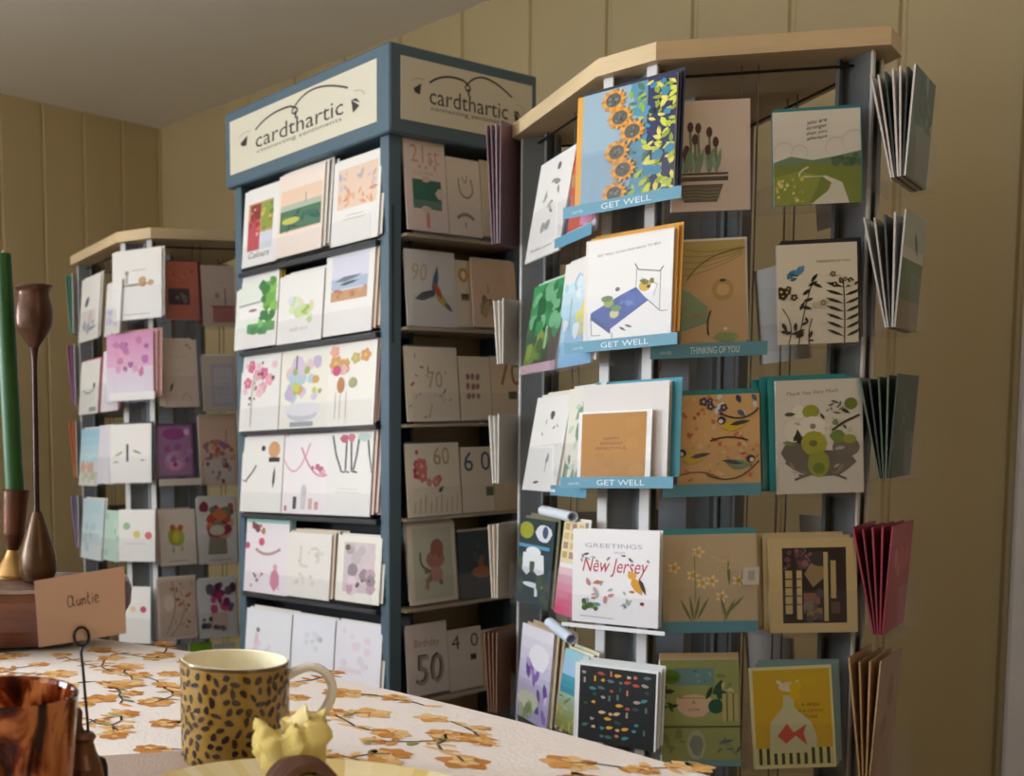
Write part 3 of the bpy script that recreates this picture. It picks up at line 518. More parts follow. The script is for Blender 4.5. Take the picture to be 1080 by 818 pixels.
# ================================================================== ROOM
K = Vector((.763, 4.13, 0)); B_ = Vector((.575, -.818, 0)).normalized(); A_ = Vector((-B_.y, B_.x, 0))*-1
if A_.x > 0: A_ = -A_
CEIL = 2.27
def struct(o): o['kind'] = 'structure'; return o
def room(s, t, z=0): return K+B_*s+A_*t+Z*z
WALLC = 'c4b289'
def panel_wall(name, P, d, nin, length, start, step, gw=.016, gd=.007, first_plain=0):
    """tongue and groove boards: a zig-zag plan extruded to the ceiling"""
    pts = [(-.02, 0)]; x = start
    while x < length-.05:
        if x >= first_plain: pts += [(x-gw/2, 0), (x-gw*.2, -gd), (x+gw*.2, -gd), (x+gw/2, 0)]
        x += step
    pts.append((length+.02, 0)); mb = MB(); n = len(pts)
    f = [P+d*a+nin*b for a, b in pts]
    V = [(p.x, p.y, 0) for p in f]+[(p.x, p.y, CEIL) for p in f]
    bk = [P+d*(-.02)-nin*.1, P+d*(length+.02)-nin*.1]
    mb.add(V, [(i, i+1, n+i+1, n+i) for i in range(n-1)], WALLC)
    mb.add([(p.x, p.y, z) for z in (0, CEIL) for p in bk], [(0, 1, 3, 2)], WALLC)
    return struct(mb.build(name, WALLM))
LB, LA = 6.2, 4.7
panel_wall('wall_back', K, B_, A_, LB, .04, .2, first_plain=.4)
def cut_wall(P, d, nin, x0, x1, w0, w1, z0, z1):
    mb = MB()
    for a, b, c, e in ((x0, w0, 0, CEIL), (w1, x1, 0, CEIL), (w0, w1, 0, z0), (w0, w1, z1, CEIL)): mb.box(P, d, nin, Z, a, b, -.12, 0, c, e, WALLC)
    return mb
def window(P, d, nin, w0, w1, z0, z1, name):
    mb = MB(); c = 'ece8de'; m_ = (w0+w1)/2
    for a, b, e, f in ((w0, w0+.05, z0, z1), (w1-.05, w1, z0, z1), (w0+.05, w1-.05, z0, z0+.05), (w0+.05, w1-.05, z1-.05, z1), (m_-.02, m_+.02, z0+.05, z1-.05)):
        mb.box(P, d, nin, Z, a, b, -.08, -.03, e, f, c)
    mb.box(P, d, nin, Z, w0-.04, w1+.04, -.03, .03, z0-.03, z0, c)
    wf = struct(mb.build(name, PAINT)); mb = MB(); mb.box(P, d, nin, Z, w0+.05, w1-.05, -.056, -.05, z0+.05, z1-.05, 'ffffff'); mb.build('window_pane', PANE, wf)
panel_wall('wall_left', K, A_, B_, 3.0, .02, .195)
VA0, VA1, VZ0, VZ1 = 3.25, 4.5, .9, 2.05
mb = cut_wall(K, A_, B_, 2.99, LA+.02, VA0, VA1, VZ0, VZ1); struct(mb.build('wall_left', WALLM)); window(K, A_, B_, VA0, VA1, VZ0, VZ1, 'window_2')
P = room(LB, 0); panel_wall('wall_right', P, A_, -B_, LA, .1, .2)
# window wall with its opening
WS0, WS1, WZ0, WZ1 = .2, 2.0, .95, 2.05
mb = MB(); Q = room(0, LA)
mb.box(Q, B_, A_, Z, -.02, WS0, 0, .12, 0, CEIL, WALLC); mb.box(Q, B_, A_, Z, WS1, LB+.02, 0, .12, 0, CEIL, WALLC)
mb.box(Q, B_, A_, Z, WS0, WS1, 0, .12, 0, WZ0, WALLC); mb.box(Q, B_, A_, Z, WS0, WS1, 0, .12, WZ1, CEIL, WALLC)
struct(mb.build('wall_front', WALLM))
mb = MB(); c = 'ece8de'
for a, b, z0, z1 in ((WS0, WS0+.05, WZ0, WZ1), (WS1-.05, WS1, WZ0, WZ1), (WS0+.05, WS1-.05, WZ0, WZ0+.05), (WS0+.05, WS1-.05, WZ1-.05, WZ1), (WS0+.88, WS0+.92, WZ0+.05, WZ1-.05)):
    mb.box(Q, B_, A_, Z, a, b, .03, .08, z0, z1, c)
mb.box(Q, B_, A_, Z, WS0-.04, WS1+.04, -.03, .03, WZ0-.03, WZ0, c)
wf = struct(mb.build('window_1', PAINT))
mb = MB(); mb.box(Q, B_, A_, Z, WS0+.05, WS1-.05, .05, .056, WZ0+.05, WZ1-.05, 'ffffff')
mb.build('window_pane', PANE, wf)
mb = MB(); mb.box(K, B_, A_, Z, -.1, LB+.1, -.1, LA+.12, CEIL, CEIL+.08, 'f0eeea'); struct(mb.build('ceiling', new_mat('ceiling_plaster', .8, bump=(40, .15), spec=.2)))
mb = MB(); mb.box(K, B_, A_, Z, -.1, LB+.1, -.1, LA+.12, -.08, 0, '6e5238'); struct(mb.build('floor', new_mat('floor_boards', .45, grain=(5, .25, (1, 9, 1)))))
mb = MB(); mb.box(K, B_, A_, Z, 0, LB, .0005, .018, 0, .11, 'd8ccb0'); struct(mb.build('baseboard_back', PAINT))
mb = MB(); mb.box(K, A_, B_, Z, 0.02, LA-.01, .0005, .018, 0, .11, 'd8ccb0'); struct(mb.build('baseboard_left', PAINT))
# door casing at the right margin
d = ray(1071.5, 600); tt = ((K-CAMP).dot(A_))/d.dot(A_); hit = CAMP+d*tt; sdoor = (hit-K).dot(B_)
mb = MB(); mb.bevbox(K, B_, A_, Z, sdoor, sdoor+.11, .0005, .05, 0, 2.08, .006, 'd9d4d2')
mb.bevbox(K, B_, A_, Z, sdoor+.93, sdoor+1.04, .0005, .05, 0, 2.08, .006, 'd9d4d2'); mb.bevbox(K, B_, A_, Z, sdoor, sdoor+1.04, .0005, .052, 2.08, 2.18, .006, 'd9d4d2')
struct(mb.build('trim_1', PAINT))
mb = MB(); mb.bevbox(K, B_, A_, Z, sdoor+.112, sdoor+.928, .001, .028, .005, 2.075, .004, 'd5cfcc')
for z0, z1 in ((.2, .9), (1.05, 1.9)):
    for a in (.2, .56): mb.bevbox(K, B_, A_, Z, sdoor+a, sdoor+a+.28, .028, .036, z0, z1, .008, 'd0cac6')
dr = struct(mb.build('door_1', PAINT))
mb = MB(); mb.lathe(K+B_*(sdoor+.85)+A_*.028+Z*1.0, [(.025, 0), (.025, .005), (.01, .008), (.01, .04), (.026, .05), (.024, .07), (0, .075)], 'b89a58', 20, axis=A_); mb.build('door_handle', BRONZE, dr)

# ================================================================== BLUE CABINET
YC = -.5004
lw = Vector((math.sin(YC), math.cos(YC), 0)); rw = Vector((math.cos(YC), -math.sin(YC), 0))
C0 = at_dist(410.5, 440, 2.2); C0.z = 0
FACEL = Face(C0, math.atan2(-lw.y, -lw.x), 'greeting cards on the blue cabinet', 'cabinet')
FACER = Face(C0, math.atan2(rw.y, rw.x), 'greeting cards on the shaded side of the blue cabinet', 'cabinet side')
BLUE = '4e6674'; DK = '1b1c20'; SZ = .4325
cab = empty('display_cabinet', C0, FACEL.th); tag(cab, 'tall square slate-blue card cabinet with cream lettered sign panels round its top', 'display cabinet')
def C_(mb, x0, x1, y0, y1, z0, z1, c, m=0): mb.box(C0, lw, rw, Z, x0, x1, y0, y1, z0, z1, c, m)
ZT, ZF = 1.774, 1.604                        # top and underside of the sign box
for a, b in ((0, 0), (SZ-.022, 0), (0, SZ-.036), (SZ-.022, SZ-.036)):
    mb = MB(); mb.bevbox(C0, lw, rw, Z, a, a+.022, b, b+.036, 0, ZF, .0015, BLUE); mb.build('corner_post', PAINT, cab)
mb = MB(); o_ = .014
mb.bevbox(C0, lw, rw, Z, -o_, SZ+o_, -o_, SZ+o_, ZF, ZT, .003, BLUE); mb.build('sign_box', PAINT, cab)
mb = MB(); C_(mb, .022, SZ-.022, .09, .10, .1, ZF, DK); mb.build('back_panel', PAINT, cab)
mb = MB(); C_(mb, .085, .095, .102, SZ-.03, .1, ZF, 'a8967a'); mb.build('back_panel', PAINT, cab)
mb = MB(); C_(mb, SZ-.012, SZ-.004, .036, SZ-.036, .1, ZF, BLUE); mb.build('side_panel', PAINT, cab)
mb = MB(); C_(mb, .022, SZ-.022, SZ-.012, SZ-.004, .1, ZF, BLUE); mb.build('side_panel', PAINT, cab)
mb = MB(); C_(mb, .005, SZ-.005, .005, SZ-.005, .0, .1, BLUE); mb.build('plinth', PAINT, cab)
def logo(A):
    T = '2e2c28'
    A.t('cardthartic', .5, .46, .60, T, h=.27)
    A.t('connecting sentiments', .5, .25, .58, '5a564e', h=.09)
    A.curve((.2, .66), (.3, .88), (.45, .82), .010, T, 10); A.curve((.45, .82), (.53, .72), (.49, .66), .010, T, 8); A.curve((.49, .66), (.44, .68), (.49, .8), .009, T, 8); A.curve((.49, .8), (.6, 1.12), (.83, .72), .009, T, 14); A.l([(.49, .7), (.49, .58)], .012, T)
    A.P([(.095, .46), (.13, .44), (.14, .62), (.115, .56)], T); A.P([(.095, .46), (.085, .52), (.14, .62)], T)
    A.P([(.85, .5), (.9, .36), (.86, .28)], T); A.P([(.85, .5), (.88, .5), (.905, .4)], T); A.curve((.07, .62), (.1, .72), (.16, .68), .004, 'b0aa98'); A.curve((.87, .62), (.92, .62), (.93, .5), .004, 'b0aa98')
for face in (FACEL, FACER):
    W = SZ+2*o_
    org = C0 - lw*o_*(1 if face is FACER else 0) - rw*o_*(1 if face is FACEL else 0)
    org = (C0+lw*(SZ+o_)-rw*o_) if face is FACEL else (C0-lw*o_-rw*o_)
    bx0, bx1 = (.018, .03) if face is FACEL else (.03, .018)
    mb = MB(); o2 = org+face.e*bx0+Z*(ZF+.027); PW = W-bx0-bx1; PH = ZT-ZF-.05
    mb.box(o2, face.e, face.n, Z, 0, PW, -.001, .0015, 0, PH, 'ddd7c2')
    A = Art(mb, o2+face.n*.0015, face.e, Z, face.n, PW, PH, d0=.0002); logo(A)
    mb.build('sign_panel', CARD, cab)
# shelves: dark ledges on the left face, clear ones with pale lips on the shaded face
lrows = [FACEL.at(325, y, .02).z for y in (268, 359, 450, 544, 633, 733)]
rrows = [FACER.at(485, y, .02).z for y in (249, 345, 445, 542, 635, 731)]
for i, z in enumerate(lrows+[.38, .2]):
    mb = MB(); C_(mb, .023, SZ-.023, -.012, .088, z-.012, z-.002, '23242a'); sh = mb.build('shelf', PAINT, cab)
    mb = MB(); C_(mb, .024, SZ-.024, -.026, -.0235, z-.008, z+.05, 'ffffff'); C_(mb, .024, SZ-.024, -.0232, -.0122, z-.006, z-.003, 'ffffff'); mb.build('clear_lip', ACRYL, sh)
for i, z in enumerate(rrows+[.36, .18]):
    mb = MB(); C_(mb, -.012, .083, .037, SZ-.037, z-.008, z-.002, 'b8a890'); sh = mb.build('shelf', PAINT, cab)
    mb = MB(); C_(mb, -.026, -.0235, .038, SZ-.038, z-.006, z+.06, 'ffffff'); C_(mb, -.0232, -.0122, .038, SZ-.038, z-.006, z-.003, 'ffffff'); mb.build('clear_lip', ACRYL, sh)
mb = MB(); C_(mb, -.0012, .0, .009, .0125, 1.2, 1.47, '262c30'); mb.build('fixing_strip', PAINT, cab)

L_ = FACEL; kw = dict(off=.004, tilt=5)
card(L_, 257, 293, 198, 278, a_redstall, 'white card with a red and green shopfront picture, top row of blue cabinet', piles=1, **kw)
card(L_, 293, 341, 179, 266, a_landscape, 'card with a dark green landscape under peach sky, top row of blue cabinet', base='f6e6da', piles=3, pdx=.02, **kw)
card(L_, 351, 401, 165, 254, a_peachwash, 'white card with a peach and lilac watercolour, top row beside the corner post', piles=1, **kw)
card(L_, 249, 293, 287, 366, a_greengarden, 'white card with green trees, second row of blue cabinet, far left', piles=2, pilec='d8c048', **kw)
card(L_, 294, 341, 288, 360, a_lightgreen, 'nearly white card with a faint green sketch, middle of second cabinet row', piles=2, pdx=.02, **kw)
card(L_, 343, 394, 262, 351, a_seabox, 'white card with a framed grey sea and sand picture, second cabinet row', piles=3, pilec='dcc4b0', pdx=.02, **kw)
card(L_, 254, 295, 374, 454, a_pinkflowers, 'white card with pink blossoms on a thin stem, third cabinet row', piles=1, **kw)
card(L_, 296, 345, 368, 451, a_teacup, 'card with a pastel stack of teacups and flowers, third cabinet row', base='f0ece0', piles=1, **kw)
card(L_, 345, 396, 361, 449, a_stilts, 'cream card with orange and pink blooms on long thin stems, third cabinet row', base='f4efe6', piles=2, pilec='c8a8a0', **kw)
card(L_, 255, 298, 460, 540, a_parakeet, 'white card with an orange bird head on black stalk, fourth cabinet row', piles=1, pilec='e8b8c4', **kw)
card(L_, 299, 345, 459, 542, a_swag, 'pale pink card with a rose garland above small figures, fourth cabinet row', base='f6eef0', piles=1, **kw)
card(L_, 345, 392, 456, 544, a_legs, 'white card with a row of dancing legs, fourth cabinet row', piles=3, pilec='e4c8c0', pdx=.02, **kw)
card(L_, 259, 304, 546, 626, a_teaparty, 'card with smiling pink garland and mint green top edge, fifth cabinet row', base='f2e8ee', piles=2, pilec='9fd2c8', **kw)
card(L_, 303, 349, 562, 631, a_emboss, 'cream embossed card with no colour, middle of fifth cabinet row', base='f2ece6', piles=4, pilec='e0cdb8', pdx=.025, **kw)
card(L_, 356, 402, 565, 636, a_framedcats, 'cream card with a grey and mauve framed picture, fifth cabinet row', base='f4efe4', piles=1, **kw)
card(L_, 259, 306, 644, 722, a_faintpink, 'white card with a tiny faint pink dress, bottom cabinet row, far left', base='eeeef4', piles=3, pdx=.02, **kw)
card(L_, 308, 352, 650, 728, a_faintgrey, 'plain white card with faint grey marks, middle of bottom cabinet row', base='eeeef6', piles=1, **kw)
card(L_, 354, 402, 657, 735, a_faintlilac, 'plain white card with faint lilac marks, bottom row by corner post', base='eeeaf2', piles=1, **kw)
R_ = FACER; kw = dict(off=.0, tilt=4)
card(R_, 427, 470, 148, 243, a_twentyone, 'tall cream card with a dark green bow, top row of shaded cabinet side', base='ecdcd2', piles=1, pilec='a8685c', **kw)
card(R_, 471, 506, 169, 248, a_cakestand, 'narrow beige card with a brown scroll motif, beside the green bow card', base='e8dccc', piles=1, **kw)
card(R_, 507, 541, 172, 250, None, 'plain beige card half hidden in the top row of shaded cabinet side', base='d8c8ac', **kw)
card(R_, 427, 480, 266, 344, a_tailbird, 'pale card with a long-tailed parrot and 90, second row of cabinet side', base='dddcdc', piles=1, **kw)
card(R_, 480, 496, 275, 344.5, a_gold0, 'narrow card with a gold 0 above a black square, second cabinet side row', base='e8dcc8', off=-.006, tilt=4)
card(R_, 497, 543, 275, 345, a_medallion, 'peach card with a gold tassel motif, second row of cabinet side', base='e6c6ae', piles=1, **kw)
card(R_, 427, 482, 366, 444, a_seventy, 'cream card with faint 70 among sprigs, third row of cabinet side', base='e6dccc', piles=1, pilec='5a6458', **kw)
card(R_, 484, 516, 376, 443, a_dots9, 'beige card with nine small brown dots, third row of cabinet side', base='e6dac6', **kw)
card(R_, 517, 546, 376, 443, a_seventy2, 'beige card with a big brown 70, third row of cabinet side', base='e2d2ba', **kw)
card(R_, 428, 484, 467, 544, a_sixtyfl, 'cream card with red poppies and 60, fourth row of cabinet side', base='e8dfcf', piles=1, pilec='3c4a40', **kw)
card(R_, 486, 519, 471, 540, a_sixtyblue, 'white card with large dark blue 60, fourth row of cabinet side', base='e6dfd0', **kw)
card(R_, 520, 546, 470, 538, a_plainbeige, 'beige card with a pale square, fourth row of cabinet side', base='d8c8a8', **kw)
card(R_, 430, 480, 552, 636, a_monkey, 'cream card with a seated red monkey on grey green, fifth cabinet side row', base='ecE6d6', piles=2, **kw)
card(R_, 483, 524, 559, 630, a_darkorange, 'dark blue card with an orange patch, fifth row of cabinet side', base='2e4656', piles=1, **kw)
card(R_, 428, 471, 659, 733, a_fifty, 'pale card with a big grey 50, bottom row of cabinet side', base='e4e0de', piles=1, **kw)
card(R_, 472, 507, 664, 727, a_forty, 'pale card with grey 40 above a black square, bottom cabinet side row', base='e4e0dc', piles=1, **kw)
card(R_, 508, 536, 664, 722, None, 'beige card beside the 40 card, bottom row of cabinet side', base='cdbb9c', piles=1, **kw)

# ================================================================== SPINNER STANDS
GREYP = '868a8c'; CREAM = 'dcc39a'; STRIP = '669eb8'
def stand(name_label, S, ys, L, c, top_z, rows, dark):
    S = Vector((S.x, S.y, 0)); ths = {k: -ys+k*PI/4 for k in range(-3, 5)}
    # eight sides, starting with the long front (0): its left end is S
    order = [0, 1, 2, 3, 4, -3, -2, -1]; P = {}; cur = S
    for k in order:
        ln = L if k % 2 == 0 else c
        P[k] = (cur, cur+unit(ths[k])*ln); cur = P[k][1]
    cen = sum((P[k][0] for k in order), Vector())/8
    root = empty('card_spinner', cen, -ys); tag(root, name_label, 'card stand', 'octagonal card spinner stands')
    faces = {k: Face(P[k][0], ths[k], '', '') for k in order}
    # top and base boards
    def octo(over): 
        out = []
        for k in order:
            p = P[k][0]; d = (p-cen); out.append(cen+d*(1+over/d.length))
        return out
    mb = MB(); o1, o2 = octo(.022), octo(.018)
    mb.prism([(p.x, p.y) for p in o1], top_z-.027, top_z-.003, CREAM); mb.prism([(p.x, p.y) for p in o2], top_z-.003, top_z, CREAM)
    mb.build('top_board', WOOD, root)
    mb = MB(); mb.prism([(p.x, p.y) for p in o1], .07, .095, CREAM); mb.build('base_board', WOOD, root)
    mb = MB(); mb.lathe(cen, [(0, 0), (.17, 0), (.17, .02), (.06, .03), (.06, .07)], '3a3a3c', 32); mb.build('swivel_foot', PAINT, root)
    z0, z1 = .0955, top_z-.0275
    for k in (-3, -1, 1, 3):                 # channels at the four narrow corners
        f = faces[k]; a = f.P; 
        mb = MB()
        mb.box(a, f.e, -f.n, Z, .004, c-.004, .036, .040, z0, z1, '63676a')       # recessed back
        el = unit(f.th-PI/4); er = unit(f.th+PI/4)                                # directions of the long sides
        # side walls run inward, square to the neighbouring long sides
        for p, e in ((a, el), (a+f.e*c, er)):
            nn = Vector((-e.y, e.x, 0))
            sg = -1 if p is a else 1
            mb.box(p, e, nn, Z, *sorted((0, sg*.0022)), .001, .062, z0, z1, GREYP)
        ch = mb.build('corner_channel', PAINT, root)
        for x in (0, c-.014):
            mb = MB(); mb.bevbox(a, f.e, f.n, Z, x, x+.014, -.0005, .003, z0, z1, .001, 'e2e2e4'); mb.build('edge_strip', PAINT, ch)
        mb = MB(); mb.box(a, f.e, -f.n, Z, c*.62, c*.62+.003, .03, .0355, z0, z1, 'b8bcc0'); mb.build('guide_rail', PAINT, ch)
    mb = MB(); mb.box(cen, unit(-ys+PI/4), unit(-ys+3*PI/4), Z, -.02, .02, -.02, .02, z0, z1, '8a8f94'); mb.build('centre_column', PAINT, root)
    for k in (0, 2, 4, -2):                   # thin upright and cross wires behind the pockets
        f = faces[k]; mb = MB()
        for u in (L*.46, L*.54): mb.tube([f.P+f.e*u-f.n*.03+Z*z0, f.P+f.e*u-f.n*.03+Z*z1], .0011, '6a625c', 6)
        mb.tube([f.P+f.e*.006-f.n*.026+Z*(z1-.012), f.P+f.e*(L-.006)-f.n*.026+Z*(z1-.012)], .0022, '241f20', 6)
        mb.build('wire_rack', WIRE, root)
    return root, faces, cen
def pockets(root):
    global POCKETS
    for kind, f, p, W, H, strip, tilt in POCKETS:
        mb = MB(); h = H*(.45 if kind == 1 else .3); w = W/2+.004; n = f.n
        mb.box(p, f.e, n, Z, -w, w, .006, .0075, -.006, h, 'ffffff'); mb.box(p, f.e, n, Z, -w, w, -.034, .006, -.006, -.0045, 'ffffff')
        mb.box(p, f.e, n, Z, -w, w, -.0355, -.034, -.006, H*.6, 'ffffff'); 
        for s in (-w, w-.0015): mb.box(p, f.e, n, Z, s, s+.0015, -.034, .006, -.0045, h*.5, 'ffffff')
        pk = mb.build('card_pocket', ACRYL, root)
        if strip:
            txt, sw, sh, zz, dx, colr = strip
            mb = MB(); O = p+n*.0085+Z*zz+f.e*dx
            mb.box(O, f.e, n, Z, -sw/2, sw/2, 0, .0008, 0, sh, colr)
            A = Art(mb, O+n*.0008-f.e*(sw/2), f.e, Z, n, sw, sh)
            if txt: A.t(txt, .55, .5, .42, 'e4f0f6', h=.5); A.t('cards', .13, .45, .1, 'c4e2ee', h=.3)
            mb.build('label_strip', CARD, pk)
    POCKETS = []

# ---------- right-hand spinner
S1 = at_dist(690, 300, 1.85); YS = .10; LL, CC = .29, .072
f_tmp = Face(S1, -YS, '', '')
rows1 = [f_tmp.at(800, y, .0).z for y in (222, 370, 521, 667, 811)]
root, FC, cen1 = stand('near octagonal card stand with cream wooden top, right of the blue cabinet', S1, YS, LL, CC, 1.572, rows1, True)
FRONT, CHAM, LEFT, CORN, BACKC = FC[0], FC[-1], FC[-2], FC[1], FC[-3]
for f, g in ((FRONT, 'greeting cards on the front of the near spinner'), (CHAM, 'greeting cards on the narrow corner of the near spinner'), (LEFT, 'greeting cards on the left side of the near spinner')): f.group = g
gs = lambda sw, zz=-.006, dx=0, txt='GET WELL', c=STRIP, sh=.017: (txt, sw, sh, zz, dx, c)
kw = dict(off=.045, tilt=3, thick=.004)
card(CHAM, 609, 713, 91, 214, a_sunflowers, 'card with a column of sunflowers on sky blue, top of the narrow corner', piles=2, pilec='1c2440', pocket=1, strip=gs(.155, -.008), **kw)
card(CHAM, 618, 710, 248, 359, a_bed, 'white card with orange edge showing a creature on a blue bed', piles=2, pilec='e0a030', pocket=1, strip=gs(.15, -.012, -.006), pdx=.008, **kw)
card(CHAM, 611, 688, 433, 506, a_goldcard, 'square gold card with white border, middle of the narrow corner', base='f4f2f0', pocket=2, strip=gs(.152, -.012, .006), piles=0, **kw)
card(CHAM, 616, 706, 404, 506, None, 'large plain grey white card directly behind the square gold card', base='e2dcda', off=.034, tilt=2, thick=.012, piles=1, pilec='3a9cb4', pdx=.012)
card(CHAM, 606, 697, 558, 659, a_newjersey, 'white boxed card lettered New Jersey in red, fourth on the narrow corner', base='f6f4f6', pocket=2, strip=(None, .14, .006, -.008, 0, 'eeeef2'), off=.05, tilt=0, thick=.014)
card(CHAM, 607, 694, 702, 786, a_blackicons, 'black card with tiny coloured shapes and white border, bottom of narrow corner', base='eef0f2', piles=2, pilec='d8dcdc', **kw)
kw = dict(off=.03, tilt=4)
card(FRONT, 706, 789, 106, 222, a_tulips, 'pinkish card with tulips growing in a trough, top row behind sunflowers', base='d8c6b8', piles=0, pocket=1, roll=1, **kw)
card(FRONT, 814, 906, 117, 215, a_meadow, 'card with a white path through green meadow, top right of near spinner', base='e0dcd0', edge='3c8c98', piles=3, pilec='3c8c98', pocket=1, pdx=.014, **kw)
card(FRONT, 716, 785, 254, 362, a_ornament, 'tan card with a round ornament and green hills, second spinner row', pocket=1, strip=gs(.16, -.02, -.012, 'THINKING OF YOU', '5f97ac', .02), piles=1, **kw)
card(FRONT, 819, 903, 257, 362, a_wildflowers, 'cream card with black wildflower silhouettes and a blue butterfly', base='e4dcca', pocket=1, piles=2, pilec='26262c', pdx=.013, **kw)
card(FRONT, 712, 800, 416, 514, a_birds, 'orange card crowded with yellow birds on branches, third spinner row', pocket=1, strip=gs(.135, -.012, -.015, None, '5f97ac', .018), piles=2, pilec='2c8c90', pdx=.006, **kw)
card(FRONT, 818, 909, 400, 520, a_bouquet, 'large pale card with a white and yellow green bouquet in a teapot', base='dad5cc', pocket=1, piles=3, pilec='2c8c90', pdx=-.022, **kw)
card(FRONT, 698, 797, 563, 666, a_daffodils, 'beige card with painted daffodils, fourth row of near spinner', pocket=1, strip=gs(.135, .0, -.008, None, '5f97ac', .017), piles=2, pilec='4c9aa4', **kw)
card(FRONT, 810, 902, 567, 667, a_framedshop, 'cream card framing a dark cluttered picture, fourth row of near spinner', base='d2bd90', pocket=1, piles=3, pilec='c8b48c', pdx=-.016, **kw)
card(FRONT, 696, 779, 695, 808, a_potplants, 'green card of potted plants and garden labels, bottom row of near spinner', pocket=1, piles=2, pilec='c8b08c', **kw)
card(FRONT, 794, 880, 702, 810, a_goldfish, 'yellow card with a red fish in a tied bag, bottom row', base='d8d4a0', pocket=1, piles=2, pilec='7c9aa0', roll=-2.0, pdx=.014, **kw)
mb = MB(); q = FRONT.at(792, 607, .048); mb.box(O0, X, Y, Z, -.011, .011, -.0006, 0, -.013, .013, 'd8d2cc'); A = Art(mb, Vector((-.011, -.0006, -.013)), X, Z, -Y, .022, .026); A.r(.3, .25, .7, .8, 'b8b0aa')
o = mb.build('price_sticker', CARD); o.location = q; o.rotation_euler = (0, 0, FRONT.th); tag(o, 'small pale square sticker on the pocket in front of the daffodil card', 'sticker')
kw = dict(off=.03, tilt=9)
card(LEFT, 559, 595, 166, 268, a_sketchcats, 'white card with grey animal sketches leaning out, top of left side', piles=2, pilec='2c6c94', pocket=1, off=.03, tilt=9)
card(LEFT, 600, 634, 152, 246, a_redblue, 'red and pink patterned card partly hidden behind the sunflower card', pocket=1, strip=gs(.12, -.008, 0, None), off=.02, tilt=6)
card(LEFT, 554, 590, 298, 391, a_bamboo, 'dark card with bright green foliage, second down on left side', piles=2, pilec='c8dcc8', pocket=1, **kw)
card(LEFT, 592, 629, 274, 384, a_seawash, 'pale blue watercolour card with a yellow patch, second on left side', piles=1, pocket=1, off=.024, tilt=5)
card(LEFT, 556, 591, 418, 518, a_sketchrose, 'long white card with small grey sprigs, third down on left side', piles=3, pilec='ecE4d4', pocket=1, pdx=.02, **kw)
card(LEFT, 596, 628, 409, 516, a_leafy, 'cream card covered in soft green leaves, behind the gold card', base='ece8dc', piles=1, pocket=1, strip=gs(.12, -.012, 0, None), off=.02, tilt=5)
card(LEFT, 548, 584, 547, 641, a_polar, 'dark card with white bear shapes, fourth down on left side', base='34464c', piles=3, pilec='8a8468', pocket=1, pdx=.02, off=.026, tilt=4)
card(LEFT, 590, 612, 549, 651, a_pinkcheck, 'narrow card with checked top and hot pink foot, beside New Jersey box', piles=1, pocket=1, off=.03, tilt=6)
card(LEFT, 549, 582, 661, 765, a_lavender, 'white card with purple lavender, bottom of left side', piles=4, pilec='c8b498', pocket=1, pdx=.03, off=.024, tilt=4)
card(LEFT, 591, 616, 686, 775, a_beach, 'blue sea and green dune card, bottom of left side beside black card', piles=2, pilec='e0dcc4', pocket=1, off=.03, tilt=7)
# rolled pale paper lying on top of two of the left piles
def roll_tube(xy0, xy1, rad, off, c, label):
    a = LEFT.at(*xy0, off); b = LEFT.at(*xy1, off); ax = (b-a)
    mb = MB(); L = ax.length; mb.lathe(O0, [(rad*.8, 0), (rad, 0), (rad, L), (rad*.8, L), (rad*.8, 0)], c, 18, axis=ax)
    t = ax.normalized(); s = t.cross(Z).normalized()
    o = mb.build('paper_roll', CARD); o.location = a; tag(o, label, 'paper roll', 'pale rolled sheets on the near spinner')
roll_tube((573, 538), (604, 545), .0085, .03, 'e4ecf6', 'pale blue rolled sheet lying above the dark bear card')
roll_tube((580, 656), (603, 674), .009, .035, 'd8e4f6', 'pale blue rolled sheet lying above the purple lavender card')
# corner seen edge-on at the right: fans of cards
def fan(face, cw, zc, n, cols, cover, art, label, spread=.05, W=.15, out=.012, pileg='', shift=0):
    z0, z1 = zc; H = z1-z0; mid = face.P+face.e*(cw/2+shift)
    for i in range(n):
        k = i/(n-1); last = i == n-1
        p = mid + face.n*(out+(.0044 if spread < .015 else .0024)*i) + Z*z0
        tl = (0 if spread < .015 else (5.5 if spread > .02 else 10))*(1-k) - (math.degrees(spread*k/H) if spread < .015 else 2.5*k)
        g0 = face.group; face.group = pileg
        card_at(face, p, W, H*(1-.008*((i*3) % 4)), art if last else None,
                label if last else ' '.join(('edge-on card in the pile behind the '+label.split(',')[0]).split()[:15]),
                tilt=tl, base=cover if last else cols[i % len(cols)], edge=cols[i % len(cols)], thick=.002)
        face.group = g0
def a_greenfern(A): A.r(0, 0, 1, 1, '3c5a34'); A.sc(14, 0, .3, 1, 1, .12, ['5c8048', '28402c', '86a070'], 120, 'v'); A.r(0, 0, 1, .5, '6c7c5c')
def a_hillgreen(A): A.r(0, .7, 1, 1, 'a8b4a0'); A.r(0, 0, 1, .6, '54702c'); A.r(0, .0, 1, .25, '8a7c50'); A.leaf(.6, .75, .3, .1, -.8, '28301c')
def a_darkgreen(A): A.r(0, 0, 1, 1, '33482c'); A.sc(12, 0, .2, 1, .95, .1, ['4c6438', '24341c', '5c7444'], 121, 'v')
def a_redcover(A): A.r(0, 0, 1, 1, 'a83a48'); A.sc(5, .2, .5, .8, .8, .1, ['c87078', 'b85058'], 122)
def a_kraft(A): A.r(0, 0, 1, 1, 'a08468'); A.sc(6, .3, .1, .9, .8, .16, ['8a6c54', 'b08870'], 123)
zr = [(CORN.at(940, b, .03).z, CORN.at(940, t, .03).z) for t, b in ((70, 190), (226, 348), (396, 502), (549, 656), (680, 812))]
